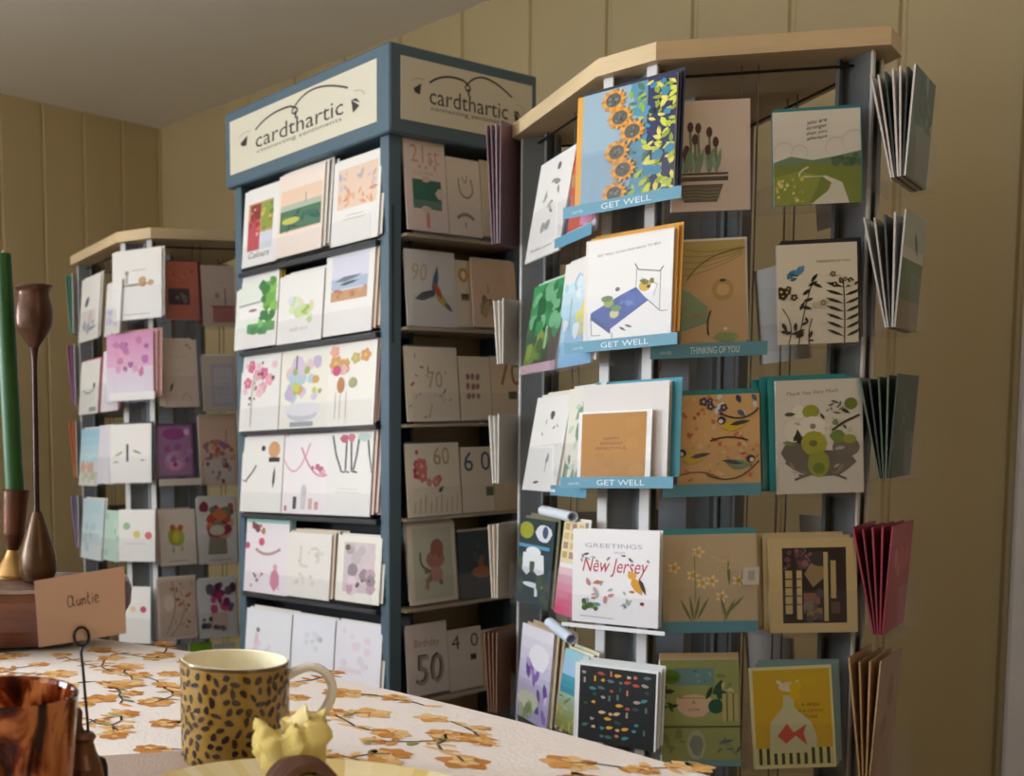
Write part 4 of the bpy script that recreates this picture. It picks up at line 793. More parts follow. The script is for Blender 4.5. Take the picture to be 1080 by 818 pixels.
fan(CORN, CC, zr[0], 7, ['dcd4d0', 'd8d0cc', '1c241c'], 'dcd8d0', a_greenfern, 'white edged card with dark green leafy cover, top right corner', spread=.016, out=.034, pileg='cards in the top right corner pile')
fan(CORN, CC, zr[1], 5, ['c8c4c0', 'b8b4b0', '3c3c3c'], 'c8c4b8', a_hillgreen, 'grey edged card with green hill cover, second right corner pile', spread=.016, out=.034, pileg='cards in the second right corner pile')
fan(CORN, CC, zr[2], 5, ['4c5c44', '10140f', '33482c'], '33482c', a_darkgreen, 'dark green card, third right corner pile', spread=.0155, out=.033, pileg='cards in the third right corner pile')
fan(CORN, CC, zr[3], 5, ['9c2c40', '7c2034', '94303f'], 'a83a48', a_redcover, 'crimson card, fourth right corner pile', spread=.017, out=.033, pileg='cards in the fourth right corner pile')
fan(CORN, CC, zr[4], 4, ['c8a478', 'b08c64', 'c09a70'], 'a08468', a_kraft, 'brown kraft card, lowest right corner pile', spread=.024, out=.026, pileg='cards in the lowest right corner pile')
# clear pockets of that corner
for z0, z1 in zr:
    mb = MB(); mid = CORN.P+CORN.e*(CC/2)+Z*z0; h = (z1-z0)*.45
    for a, b in ((.004, .0055), (.057, .0585)): mb.box(mid, CORN.e, CORN.n, Z, -.078, .078, a, b, -.006, h, 'ffffff')
    mb.box(mid, CORN.e, CORN.n, Z, -.078, .078, .0055, .057, -.006, -.0045, 'ffffff'); mb.build('card_pocket', ACRYL, root)
# corner on the far left of the spinner: backs of cards, edge-on
for (t, b), c, nn, lb, sp in (((136, 262), '7c5c68', 4, 'maroon and grey card, top of the edge-on pile beside the sign', .012), ((318, 385), 'eae2d8', 3, 'white card back, second edge-on pile right of cabinet', .008), ((437, 508), 'ece6de', 3, 'white card back, third edge-on pile right of cabinet', .008),
                             ((549, 625), 'e8dccc', 3, 'cream card back, fourth edge-on pile right of cabinet', .008), ((660, 742), '8a6450', 4, 'brown card back, lowest edge-on pile right of cabinet', .01)):
    z0, z1 = BACKC.at(534, b, .03).z, BACKC.at(534, t, .03).z
    fan(BACKC, CC, (z0, z1), nn, [c, '%s' % {'7c5c68': '9a8c94'}.get(c, c), c], c, None, lb, spread=sp, W=.13 if z1-z0 > .12 else .1, out=.014, pileg='cards piled edge-on beside the cabinet', shift=.03)
# cards on the far faces, only their pale backs show
for k, cols in ((2, ['b8b0a8', 'a89c90', 'c4bcb4', 'b0a89c', 'a8a09a']), (4, ['c8b8a0', '9c8c78', 'b0a088', '7c7068', 'bcb0a4'])):
    f = FC[k]; f.group = 'cards on the far faces of the near spinner'
    for i, z in enumerate(rows1):
        for j in (0, 1):
            if (i+j+k) % 3 == 0: continue
            card_at(f, f.P+f.e*(LL*(.27+.46*j))+f.n*.014+Z*z, .125, .165, None, 'dull card back seen through the near spinner between its front rows', tilt=5, base=cols[(i+j) % 5])
pockets(root)

# ---------- far spinner at the left
S2 = at_dist(163, 400, 2.71); YS2 = -.30
f_tmp = Face(S2, -YS2, '', '')
rows2 = [f_tmp.at(208, y, .0).z for y in (340, 432, 512, 596, 676)]
root2, FD, cen2 = stand('far octagonal card stand with cream wooden top, left of the blue cabinet', S2, YS2, .29, .085, 1.572, rows2, False)
F2, C2, L2, E2 = FD[0], FD[-1], FD[-2], FD[-3]
for f, g in ((F2, 'greeting cards on the front of the far spinner'), (C2, 'greeting cards on the narrow corner of the far spinner'), (L2, 'greeting cards on the left side of the far spinner')): f.group = g
kw = dict(off=.04, tilt=3, thick=.005)
card(C2, 119, 171, 264, 336, a_boat, 'white card with a small brown boat, top of the far spinner corner', piles=1, pocket=1, **kw)
card(C2, 113, 162, 351, 422, a_pinkwash, 'pink and lilac flower card on the far spinner corner, second down', piles=2, pilec='c8908c', pdx=.02, pocket=1, strip=(None, .12, .02, .0, .01, 'eeeaea'), **kw)
card(C2, 117, 160, 447, 509, a_bottle, 'white card with a dark bottle, third on the far spinner corner', piles=1, pilec='2c3444', pocket=1, **kw)
card(C2, 126, 164, 537, 592, a_dots3, 'white card with green, yellow and red dots on far spinner', piles=0, pocket=1, **kw)
card(C2, 126, 159, 618, 678, a_dots2, 'white card with two dots, lowest on the far spinner corner', piles=0, pocket=1, **kw)
kw = dict(off=.025, tilt=5)
card(L2, 85, 105, 292, 358, a_bluebird, 'white card with a dark bird above pink, left side of far spinner', piles=1, pocket=1, **kw)
card(L2, 112, 128, 297, 352, a_lilaccorner, 'narrow white card beside the boat card on far spinner', pocket=1, **kw)
card(L2, 85, 105, 380, 436, a_tealswirl, 'white card with a grey swirl and pink edge, far spinner left side', piles=1, pilec='c85070', pocket=1, **kw)
card(L2, 108, 126, 369, 433, None, 'blank white card beside the pink flower card on far spinner', base='f4eef2', piles=1, pilec='b04860', pocket=1, **kw)
card(L2, 85, 104, 452, 512, a_skyflowers, 'pale sky blue card with flowers at its foot, far spinner left side', piles=1, pocket=1, **kw)
card(L2, 104, 121, 448, 510, None, 'blank white card beside the bottle card on far spinner', base='eeeaf4', pocket=1, **kw)
card(L2, 87, 109, 526, 590, a_paleblue, 'pale blue misty card, fourth on far spinner left side', piles=1, pocket=1, **kw)
card(L2, 111, 127, 538, 592, a_palegreen, 'mint green card beside the dotted card on far spinner', pocket=1, **kw)
kw = dict(off=.02, tilt=4)
card(F2, 173, 209, 276, 337, a_redbox, 'terracotta card with a dark picture box, top of far spinner front', piles=1, pilec='7a3438', pdx=.012, pocket=1, **kw)
card(F2, 213, 247, 280, 343, a_table, 'beige card with a red table and vase, top row of far spinner', base='cdb8a8', piles=1, pilec='7a3438', pdx=-.012, pocket=1, **kw)
card(F2, 172, 208, 358, 429, a_wren, 'beige card with a brown bird and curl, second far spinner row', base='dccabb', piles=1, pilec='e4dac8', pdx=-.012, pocket=1, **kw)
card(F2, 213, 248, 375, 433, a_greyframe, 'beige card with a grey panel, second row of far spinner', base='cdbdb0', piles=1, pocket=1, **kw)
card(F2, 164, 203, 448, 503, a_purple, 'purple patterned card on the far spinner front, third row', piles=1, pilec='5c4868', pdx=.012, pocket=1, strip=(None, .125, .018, -.022, .008, 'd4ccc4'), **kw)
card(F2, 210, 249, 438, 511, a_garden, 'peach card with a flower border scene, third far spinner row', piles=1, pilec='d8ccb0', pocket=1, **kw)
card(F2, 168, 206, 537, 596, a_parrots, 'pale card with two green parrots, fourth row of far spinner', base='e2d6ca', piles=1, pilec='c8b8a8', pdx=-.012, pocket=1, **kw)
card(F2, 208, 249, 524, 594, a_posy, 'pale card with a red posy in a pot, far spinner', base='e2dad4', piles=1, pocket=1, **kw)
card(F2, 166, 206, 609, 674, a_vine, 'beige card with brown vine and blossoms, bottom far spinner row', base='dccabc', piles=1, pocket=1, **kw)
card(F2, 209, 249, 610, 672, a_berries, 'pale card with dark purple berries, bottom far spinner row', base='d8d4d2', piles=1, pocket=1, **kw)
card(F2, 200, 224, 677, 735, wsq('7cae2c'), 'bright green card just above the table edge, far spinner', off=.02, tilt=4)
card(F2, 226, 249, 678, 735, None, 'pale grey card beside the bright green card, far spinner', base='cfcac4', off=.02, tilt=4)
card(F2, 168, 197, 680, 735, None, 'dull beige card left of the bright green card, far spinner', base='8c8070', off=.02, tilt=4)
for (t, b), c, nn, lb in (((291, 353), '4ca088', 3, 'teal green card, top edge-on pile of far spinner'), ((364, 428), 'b060a0', 3, 'magenta card, second edge-on pile of far spinner'), ((444, 503), 'e08034', 3, 'orange card, third edge-on pile of far spinner'), ((522, 577), 'a898c4', 3, 'lavender card, fourth edge-on pile of far spinner')):
    z0, z1 = E2.at(76, b, .03).z, E2.at(76, t, .03).z
    fan(E2, .085, (z0, z1), nn, ['e8e4e0', c, c], c, None, lb, spread=.012, W=.12, out=.012, pileg='cards piled edge-on at the left of the far spinner')
f = FD[4]; f.group = 'cards on the far faces of the far spinner'
for i, z in enumerate(rows2):
    for j in (0, 1):
        if (i+j) % 2: continue
        card_at(f, f.P+f.e*(.29*(.27+.46*j))+f.n*.014+Z*z, .12, .15, None, 'dull card back seen through the far spinner between its front rows', tilt=5, base='a89c90')
pockets(root2)
# ================================================================== TABLE AND CLOTH
TZ = .738; TC = Vector((-.86, .374, 0)); TR = 1.469
def tab_r(t):
    d = unit(t); a = d.dot(A_)
    if a <= 0: return TR
    b = math.sqrt(max(0, 1-a*a)); return 1/math.sqrt((b/TR)**2+(a/1.0)**2)
NT = 128
tbl = empty('dining_table', (TC.x, TC.y, 0)); tag(tbl, 'big rounded dining table under the flowered cloth in the foreground', 'table')
mb = MB(); mb.prism([tuple(TC+unit(2*PI*i/64)*(tab_r(2*PI*i/64)-.012)) for i in range(64)], TZ-.033, TZ-.003, '8a6a48', smooth=False); mb.build('tabletop', WOOD, tbl)
for t in (PI*.22, PI*.72, PI*1.22, PI*1.72):
    mb = MB(); p = TC+unit(t)*(tab_r(t)*.66); mb.lathe(p, [(0, 0), (.022, 0), (.026, .1), (.034, .4), (.03, .6), (.04, .62), (.04, TZ-.034), (0, TZ-.034)], '7a5a3a', 20); mb.build('leg', WOOD, tbl)
mb = MB(); cl = 'eadfd8'
rings = []
for i in range(NT):
    t = 2*PI*i/NT; r = tab_r(t); w = 1+.006*math.sin(t*23)+.004*math.sin(t*41+1)
    rings.append([TC+unit(t)*r_+Z*z for r_, z in ((r-.004, TZ+.0006), (r-.001, TZ-.001), (r+.001, TZ-.005), ((r+.004)*(1+(w-1)*.3), TZ-.06), ((r+.01)*w, TZ-.16), ((r+.014)*(1+(w-1)*1.6), TZ-.24))])
V = [p for r in rings for p in r]; fs = []
for i in range(NT):
    for k in range(5): a = i*6+k; b = ((i+1) % NT)*6+k; fs.append((a, a+1, b+1, b))
mb.add(V, fs, cl, 0, True); mb.add([TC+Z*(TZ+.0006)]+[r[0] for r in rings], [(0, i+1, (i+1) % NT+1) for i in range(NT)], cl)
RR = random.Random(11)
_k = [0]
def dec(pts, c):
    _k[0] += 1; z = TZ+.0008+(_k[0] % 12)*.00003; q = [Vector((x, y, z)) for x, y in pts]
    a = sum(pts[i][0]*pts[(i+1) % len(pts)][1]-pts[(i+1) % len(pts)][0]*pts[i][1] for i in range(len(pts)))
    mb.add(q, [tuple(range(len(q))) if a > 0 else tuple(range(len(q)-1, -1, -1))], c)
def oleaf(x, y, L, w, r, c):
    pts = []
    for u, v in ((-1, 0), (-.5, .75), (.1, 1), (.65, .6), (1, 0), (.65, -.6), (.1, -1), (-.5, -.75)):
        u *= L/2; v *= w/2; pts.append((x+u*math.cos(r)-v*math.sin(r), y+u*math.sin(r)+v*math.cos(r)))
    dec(pts, c)
def oline(p, q, w, c):
    dx, dy = q[0]-p[0], q[1]-p[1]; L = math.hypot(dx, dy) or 1; nx, ny = -dy/L*w/2, dx/L*w/2
    dec([(p[0]+nx, p[1]+ny), (p[0]-nx, p[1]-ny), (q[0]-nx, q[1]-ny), (q[0]+nx, q[1]+ny)], c)
OR = ['cf934f', 'd9a766', 'c48442', 'e2ba84', 'bd7c3c', 'dfb478']
def blossom(x, y, s):
    n = RR.choice((5, 6, 7)); r0 = RR.uniform(0, 6)
    for j in range(n):
        t = r0+j*2*PI/n; oleaf(x+s*.5*math.cos(t), y+s*.5*math.sin(t), s*1.0, s*.8, t, RR.choice(OR))
    for j in range(n):
        t = r0+.5+j*2*PI/n; oleaf(x+s*.28*math.cos(t), y+s*.28*math.sin(t), s*.55, s*.4, t, RR.choice(['e6c48e', 'dfb070', 'd09a58']))
    for j in range(n): 
        t = r0+j*2*PI/n+.3; oline((x, y), (x+s*.7*math.cos(t), y+s*.7*math.sin(t)), .0009, 'a8662c')
    oleaf(x, y, s*.35, s*.3, 0, 'a86a2c')
placed = []
tries = 0
while len(placed) < 900 and tries < 16000:
    tries += 1
    x, y = (RR.uniform(-.35, .62), RR.uniform(.5, 1.75)) if len(placed) < 200 and tries < 8000 else (RR.uniform(-2, .6), RR.uniform(-.9, 1.8))
    d = Vector((x, y, 0))-TC
    if d.length > tab_r(math.atan2(d.y, d.x))-.045 or any(math.hypot(x-a, y-b) < .054 for a, b in placed): continue
    placed.append((x, y)); s = RR.uniform(.014, .024); th = RR.uniform(0, 2*PI)
    # a bent twig with side leaves and one to three blossoms
    pts = [(x, y)]
    for k in range(5):
        th += RR.uniform(-.6, .6); pts.append((pts[-1][0]+.018*math.cos(th), pts[-1][1]+.018*math.sin(th)))
    for a, b in zip(pts, pts[1:]):
        oline(a, b, .0026, '5e5048' if RR.random() < .5 else '34302f')
        if RR.random() < .85: oleaf(b[0]+.007*math.cos(th+1), b[1]+.007*math.sin(th+1), .02, .008, th+1, RR.choice(OR+['a89a68', '8f8458']))
        if RR.random() < .6: oleaf(b[0]-.007*math.cos(th+1.4), b[1]-.007*math.sin(th+1.4), .018, .007, th+1.4, RR.choice(OR))
    blossom(x, y, s)
    if RR.random() < .55: blossom(pts[-1][0], pts[-1][1], s*.75)
    if RR.random() < .4: blossom(pts[2][0]+.012, pts[2][1]-.008, s*.6)
cloth = mb.build('tablecloth', CLOTH); recentre(cloth, (TC.x, TC.y, TZ)); tag(cloth, 'white tablecloth printed with orange blossoms and dark twigs', 'tablecloth')
TT = TZ+.0012

# ---------- mug
mp = on_z(248, 808, TT); mp.z = TT
mug = empty('coffee_mug', mp); tag(mug, 'gold mug with dark leopard spots and white ear-shaped handle', 'mug')
MR, MH = .0432, .0875; GOLD = '95742f'
mb = MB(); mb.lathe(mp, [(0, .003), (MR*.84, .003), (MR*.88, 0), (MR*.93, .0015), (MR*.985, .006), (MR, .014), (MR, MH-.003)], GOLD, 72)
mb.lathe(mp, [(MR, MH-.003), (MR+.0002, MH-.0012), (MR-.0004, MH)], '5a4420', 72)
mb.lathe(mp, [(MR-.0004, MH), (MR-.0016, MH+.0003), (MR-.0026, MH-.0008), (MR-.0032, MH*.6), (MR-.0036, .012), (MR*.7, .006), (0, .006)], 'efe6c8', 72)
R2 = random.Random(3); pl = []; tr = 0
while len(pl) < 330 and tr < 30000:
    tr += 1; u, v = R2.uniform(0, 2*PI*MR), R2.uniform(.006, MH-.006)
    dd = lambda a, b: math.hypot(min(abs(u-a), 2*PI*MR-abs(u-a)), v-b)
    if any(dd(a, b) < .0070 for a, b in pl): continue
    pl.append((u, v)); rot = R2.gauss(1.2, .9); L_2, w_2 = R2.uniform(.0029, .0049), R2.uniform(.0019, .0027); pts = []
    for j in range(9):
        t = 2*PI*j/9; k = R2.uniform(.82, 1.15); a, b = L_2*k*math.cos(t), w_2*k*math.sin(t)
        pts.append((u+a*math.cos(rot)-b*math.sin(rot), v+a*math.sin(rot)+b*math.cos(rot)))
    mb.add([mp+Vector(((MR+.0003)*math.cos(a/MR), (MR+.0003)*math.sin(a/MR), b)) for a, b in pts], [tuple(range(9))], R2.choice(['2e1f22', '3a2620', '241a1e']))
mb.build('cup', CERAM, mug)
mb = MB(); hd = unit(-.12); q = lambda r, z: mp+hd*(MR+r)+Z*z
cp = [(-.001, .073), (.006, .077), (.016, .0805), (.026, .078), (.033, .070), (.0345, .060), (.031, .049), (.023, .038), (.014, .028), (.005, .018), (-.001, .0135)]
sm_ = []
for i in range(len(cp)-1):
    p0, p1, p2, p3 = cp[max(i-1, 0)], cp[i], cp[i+1], cp[min(i+2, len(cp)-1)]
    for s_ in range(4):
        t = s_/4; f_ = lambda a, b, c_, d_: .5*((2*b)+(-a+c_)*t+(2*a-5*b+4*c_-d_)*t*t+(-a+3*b-3*c_+d_)*t**3)
        sm_.append((f_(p0[0], p1[0], p2[0], p3[0]), f_(p0[1], p1[1], p2[1], p3[1])))
sm_.append(cp[-1])
mb.tube([q(*c_) for c_ in sm_], .0052, 'f0ece2', 12, flat=.72, up=hd.cross(Z)); mb.build('handle', CERAM, mug)

from mathutils import noise
# ---------- placemat, plate, napkin
pc = on_z(285, 802.5, .764); pc = Vector((pc.x, pc.y-.142, TT))
pts = [on_z(x, y, TT) for x, y in ((99, 799.5), (215, 792.5), (318, 799))]
pts += [Vector((pts[2].x-.01, .40, TT)), Vector((pts[0].x-.03, .42, TT))]; pts.reverse()
mb = MB(); mb.prism([(p.x, p.y) for p in pts], TT+.0004, TT+.002, 'b09c90'); pm = mb.build('placemat', LINEN); recentre(pm, (pc.x, pc.y, TT)); tag(pm, 'taupe woven placemat under the plate and mug', 'placemat')
TM = TT+.0024
mp_shift = .0013
for ch in (mug,): ch.location.z = TM; WM[ch.name] = Matrix.Translation(ch.location)
plate = empty('plate', (pc.x, pc.y, TM)); tag(plate, 'cream and gold striped plate with thin brown rim, bottom edge of picture', 'plate')
PCt = Vector((pc.x, pc.y, TM)); R_p = .142
mb = MB(); mb.lathe(PCt, [(0, .003), (.078, .003), (.08, 0), (.084, 0), (.09, .006), (.125, .016), (R_p-.001, .0235)], 'ecdcae', 96)
mb.lathe(PCt, [(R_p-.001, .0235), (R_p, .0248), (R_p-.0018, .0258)], '5c3828', 96)
n = 180; R5 = random.Random(4); cyc = [R5.choice(['ecdcae', 'ecdcae', 'e6d096', 'ecdcae', 'dcc07c', 'f0e6c4', 'e8d6a2']) for _ in range(180)]
for k, (a, b) in enumerate((((R_p-.0018, .0258), (.122, .019)), ((.122, .019), (.092, .0095)), ((.092, .0095), (.0, .0075)))):
    for i in range(n):
        t0, t1 = 2*PI*i/n, 2*PI*(i+1)/n
        P_ = [PCt+unit(t)*r+Z*z for (r, z) in (a, b) for t in (t0, t1)]
        mb.add(P_, [(0, 1, 3, 2)] if b[0] > 0 else [(0, 1, 2)], cyc[i//2] if k < 2 else 'efe4c0', 0, True)
mb.build('dish', CERAM, plate)
# turned wooden napkin ring, ribbed, on the plate
rx = on_plane(318, 820, Vector((0, .652, 0)), Y); rc = Vector((rx.x, .652, TM+.0078+.0248)); ax = Vector((.10, -1, .12)).normalized()
mb = MB(); prof = []
for j in range(7):
    for s_ in range(6):
        t = PI*s_/5; prof.append((.0200+.0008*min(j, 6-j)+.0024*math.sin(t), -.012+.004*j+.002*(1-math.cos(t))))
prof += [(.016, .016), (.0155, 0), (.016, -.012), (.0200, -.012)]
mb.lathe(rc, prof, '54301f', 48, axis=ax); nr = mb.build('napkin_ring', DARKWOOD); recentre(nr, rc-Z*.0245); tag(nr, 'round ribbed brown wooden napkin ring on the striped plate', 'napkin ring')
mb = MB()
tip = on_plane(304, 770, Vector((0, .70, 0)), Y); base = rc + Vector((0, .014, 0)); 
for lay, (r1, ph, colr, hh) in enumerate(((.026, 0, 'cfb970', 1.0), (.019, 1.3, 'dccb92', .94), (.012, 2.2, 'c8a858', .86))):
    NU, NV = 72, 14; V = []
    axn = (tip-base); Ln = axn.length; axn.normalize(); e1 = axn.orthogonal().normalized(); e2 = axn.cross(e1)
    for j in range(NV+1):
        v = j/NV; rr_ = .009+(r1-.009)*math.sin(PI*.78*v)
        for i in range(NU):
            t = 2*PI*i/NU; fold = 1+.24*v*math.sin(3*t+ph+v*1.4)+.2*v*math.sin(7*t+2*ph+v)
            h = Ln*hh*v*(1+.16*v*math.sin(2*t+ph)+.07*v*math.sin(5*t))
            p_ = base+e1*(rr_*fold*math.cos(t))+e2*(rr_*.8*fold*math.sin(t))+axn*h
            V.append(p_+noise.noise_vector(p_*95+Vector((lay*7, 0, 0)))*.0085*v+noise.noise_vector(p_*240)*.0022*v)
    mb.add(V, [(j*NU+i, j*NU+(i+1) % NU, (j+1)*NU+(i+1) % NU, (j+1)*NU+i) for j in range(NV) for i in range(NU)], colr, 0, True)
mb.tube([rc+Vector((0, .016, 0)), rc, rc+ax*.022+Z*-.001], [.0125, .0145, .013], 'd9c06c', 16)
nk = mb.build('napkin', LINEN); recentre(nk, base); tag(nk, 'crumpled pale yellow napkin pulled through the brown wooden ring', 'napkin')
so = nk.modifiers.new('cloth', 'SOLIDIFY'); so.thickness = .0006

# ---------- tortoiseshell tumbler
gm = bpy.data.materials.new('tortoiseshell_glass'); gm.use_nodes = True; nt = gm.node_tree; N = nt.nodes; Lk = nt.links
b = N['Principled BSDF']; tc = N.new('ShaderNodeTexCoord'); mpn = N.new('ShaderNodeMapping'); mpn.inputs['Scale'].default_value = (1, 1, .45)
no = N.new('ShaderNodeTexNoise'); no.inputs['Scale'].default_value = 38; no.inputs['Detail'].default_value = 3; no.inputs['Distortion'].default_value = 1.4
cr = N.new('ShaderNodeValToRGB'); el = cr.color_ramp.elements; el[0].position = .42; el[0].color = (*lin('2a0f08'), 1); el[1].position = .62; el[1].color = (*lin('e8985c'), 1)
e2_ = cr.color_ramp.elements.new(.52); e2_.color = (*lin('8c3a1a'), 1)
Lk.new(tc.outputs['Object'], mpn.inputs['Vector']); Lk.new(mpn.outputs['Vector'], no.inputs['Vector']); Lk.new(no.outputs['Fac'], cr.inputs['Fac']); Lk.new(cr.outputs['Color'], b.inputs['Base Color'])
b.inputs['Roughness'].default_value = .06; b.inputs['Transmission Weight'].default_value = .55; b.inputs['IOR'].default_value = 1.3
gz = TT; gp = on_z(8, 728, TT+.092); gp = Vector((gp.x, gp.y, TT))
mb = MB(); gr = .0515
mb.lathe(O0, [(0, 0), (gr*.80, 0), (gr*.86, .004), (gr*.99, .089), (gr, .0905), (gr-.0012, .092), (gr-.003, .0915), (gr-.0042, .088), (gr*.80, .012), (gr*.7, .007), (0, .007)], 'ffffff', 72)
tu = mb.build('candle_glass', gm); tu.location = gp; tag(tu, 'amber and brown tortoiseshell glass tumbler at lower left corner', 'glass tumbler')
mb = MB(); mb.lathe(O0, [(0, 0), (.019, 0), (.019, .016), (.0185, .0165), (.018, .015), (0, .0145)], 'e8e0d0', 32)
mb.tube([(0, 0, .0145), (.0005, 0, .021)], .0008, '2c2622', 6)
tl = mb.build('tealight', WAX); tl.location = gp+Z*.0075; tag(tl, 'white tealight inside the tortoiseshell glass', 'tealight')

# ---------- place card and its holder
hb = on_z(88, 838, TT); hb.z = TT
hp = lambda x, y, dy=0: on_plane(x, y, hb+Y*dy, Y)
hold = empty('place_card_holder', hb); tag(hold, 'bronze pear-shaped place card holder with tall wire loop', 'card holder')
mb = MB(); k = (hp(88, 776)-hb).z
mb.lathe(hb, [(0, 0), (.011, 0), (.016, .004), (.0175, .013), (.0155, .024), (.0105, .034), (.0085, k-.004), (.0105, k), (.0085, k+.003), (0, k+.004)], '6b4630', 32, wob=lambda t, z: 1+.05*math.sin(3*t+z*90)); mb.build('body', BRONZE, hold)
mb = MB(); s0 = hb+Z*(k+.002); s0.x -= .002; mb.tube([s0, s0+Vector((-.001, 0, .007)), s0+Vector((-.0015, 0, .014)), s0+Vector((-.001, 0, .018)), s0+Vector((.0, 0, .0205))], [.0045, .0036, .0044, .0042, .0015], '5a3a28', 12); mb.build('stalk', BRONZE, hold)
mb = MB(); w0 = hp(93, 776); mb.tube([w0+Vector((-.006, 0, -.001)), w0+Vector((0, 0, .0015)), w0+Vector((.003, 0, .0005))], [.004, .0036, .0018], '5a3a28', 10)
mb.build('leaf', BRONZE, hold)
wire = [hp(93, 774), hp(92.5, 762), hp(90, 735), hp(87.5, 705), hp(85.5, 688), hp(87, 681)]
cxr, cyr, rr_ = 86, 671, 9.0
for i in range(0, 15):
    t = -1.3+i*2*PI/13.2; wire.append(hp(cxr+rr_*.88*math.cos(t), cyr-rr_*1.1*math.sin(t), -.0004*i))
mb = MB(); mb.tube(wire, .00115, '1c1818', 8); mb.build('wire_loop', WIRE, hold)
mb = MB(); lp = []
for a, b_ in ((97, 822), (97, 806), (99, 800), (104, 799), (109, 801), (111, 808), (111, 820), (110, 832)): lp.append(hp(a, b_, .004))
mb.tube(lp, .0022, '3c3632', 10); mb.build('handle', BRONZE, hold)
q4 = [hp(x, y, .0008) for x, y in ((41, 682.5), (133, 667.5), (131, 597), (36, 612.5))]
mb = MB(); bk = [p+Y*.0005 for p in q4]
mb.add(q4+bk, [(0, 1, 2, 3), (7, 6, 5, 4), (0, 4, 5, 1), (1, 5, 6, 2), (2, 6, 7, 3), (3, 7, 4, 0)], 'bd9a84')
ex = (q4[1]-q4[0]); W_ = ex.length; ex.normalize(); ez = (q4[3]-q4[0]); H_ = ez.length; ez.normalize()
A = Art(mb, q4[0], ex, ez, -Y, W_, H_, d0=.0002); T = '2a2226'
def st(pts, w=.0085): A.l([(.36+x*.060, .53+y*.14) for x, y in pts], w, T)
st([(1.0, .75), (.8, 1.15), (.3, 1.2), (0, .7), (.05, .2), (.4, -.05), (.85, .1), (1.05, .5)]); st([(1.0, 1.15), (1.02, .3), (1.2, 0), (1.4, .1)])
st([(1.75, .7), (1.75, .2), (2.0, 0), (2.35, .2), (2.4, .7)]); st([(2.4, .7), (2.42, 0)]); st([(2.8, .7), (2.82, 0)]); st([(2.82, .45), (3.05, .72), (3.3, .65), (3.4, 0)])
st([(3.9, 1.3), (3.88, .2), (4.1, 0), (4.35, .1)]); st([(3.65, .8), (4.2, .85)]); st([(4.75, .7), (4.77, .05)]); A.o(.36+4.75*.060, .53+1.05*.14, .006, T)
st([(5.2, .4), (5.8, .5), (5.75, .8), (5.45, .9), (5.2, .6), (5.2, .25), (5.45, 0), (5.9, .15)])
pcard = mb.build('place_card', CARD); recentre(pcard, q4[0]); tag(pcard, 'small blush place card handwritten Auntie, held by the wire loop', 'place card')

# ---------- carved boat bowl with candlesticks
bc = Vector((-.035, 1.405, TT)); yaw = -.14
bx, by = unit(yaw), unit(yaw+PI/2)
mb = MB(); NB = 64
def bring(a, b_, z, p=2.2):
    out = []
    for i in range(NB):
        t = 2*PI*i/NB; c_, s_ = math.cos(t), math.sin(t)
        out.append(bc+bx*(a*math.copysign(abs(c_)**(2/p), c_))+by*(b_*math.copysign(abs(s_)**(2/p), s_))+Z*(z+.004*math.sin(2*t+1)*(z > .03)+ .0015*math.sin(7*t)*(z > .05)))
    return out
lay = [(.10, .03, 0), (.17, .058, .006), (.222, .078, .03), (.238, .086, .055), (.240, .088, .075), (.236, .086, .087), (.232, .083, .091), (.224, .078, .0905), (.216, .072, .085), (.16, .05, .083), (.05, .02, .083)]
cl_ = ['4c2c20', '5c3626', '643a2a', '643c2c', '5c3828', '8c7468', '9c8c84', '8c7a70', '6b5044', '6b5044']  # pale rim tones are a highlight put into the colour
RG = [bring(*l) for l in lay]
for k in range(len(lay)-1):
    mb.add(RG[k]+RG[k+1], [(i, (i+1) % NB, NB+(i+1) % NB, NB+i) for i in range(NB)], cl_[k], 0, True)
mb.add(RG[0], [tuple(range(NB-1, -1, -1))], cl_[0]); mb.add(RG[-1], [tuple(range(NB))], cl_[-1])
bowl = mb.build('wooden_dish', DARKWOOD); recentre(bowl, bc); tag(bowl, 'long carved brown wooden dish with rim highlight painted pale, holding two candlesticks', 'wooden dish')
BZ = TT+.0875
def px_at(x, y, yy): return on_plane(x, y, Vector((0, yy, 0)), Y)
k_ = 1.40/1071.5
b0 = px_at(40, 606, 1.395); b0.z = BZ; t0 = px_at(35, 303, 1.395); axv = (t0-b0).normalized(); Hc = (t0-b0).length
cs = empty('candlestick', b0); tag(cs, 'tall slender bronze candlestick with tulip cup and teardrop foot', 'candlestick')
def spl(l):
    out = []
    for i in range(len(l)-1):
        p0, p1, p2, p3 = l[max(i-1, 0)], l[i], l[i+1], l[min(i+2, len(l)-1)]
        for s_ in range(4):
            t = s_/4; out.append(tuple(max(0, .5*((2*p1[c])+(-p0[c]+p2[c])*t+(2*p0[c]-5*p1[c]+4*p2[c]-p3[c])*t*t+(-p0[c]+3*p1[c]-3*p2[c]+p3[c])*t**3)) for c in (0, 1)))
    return out+[l[-1]]
def pr(l): return [(r*k_, (606-y)*k_*Hc/(303*k_)) for r, y in spl(l)]
mb = MB(); mb.lathe(b0, pr([(0, 606), (13, 606), (17, 602), (20, 592), (19.5, 580), (17, 569), (12, 553), (8, 541), (5, 533)]), '4e3620', 32, axis=axv, wob=lambda t, z: 1+.02*math.sin(4*t)); mb.build('foot', BRONZE, cs)
mb = MB(); mb.lathe(b0, pr([(5, 533), (3.4, 528), (3.2, 470), (2.9, 400), (3.2, 376), (5, 364)]), '33201a', 16, axis=axv); mb.build('stem', BRONZE, cs)
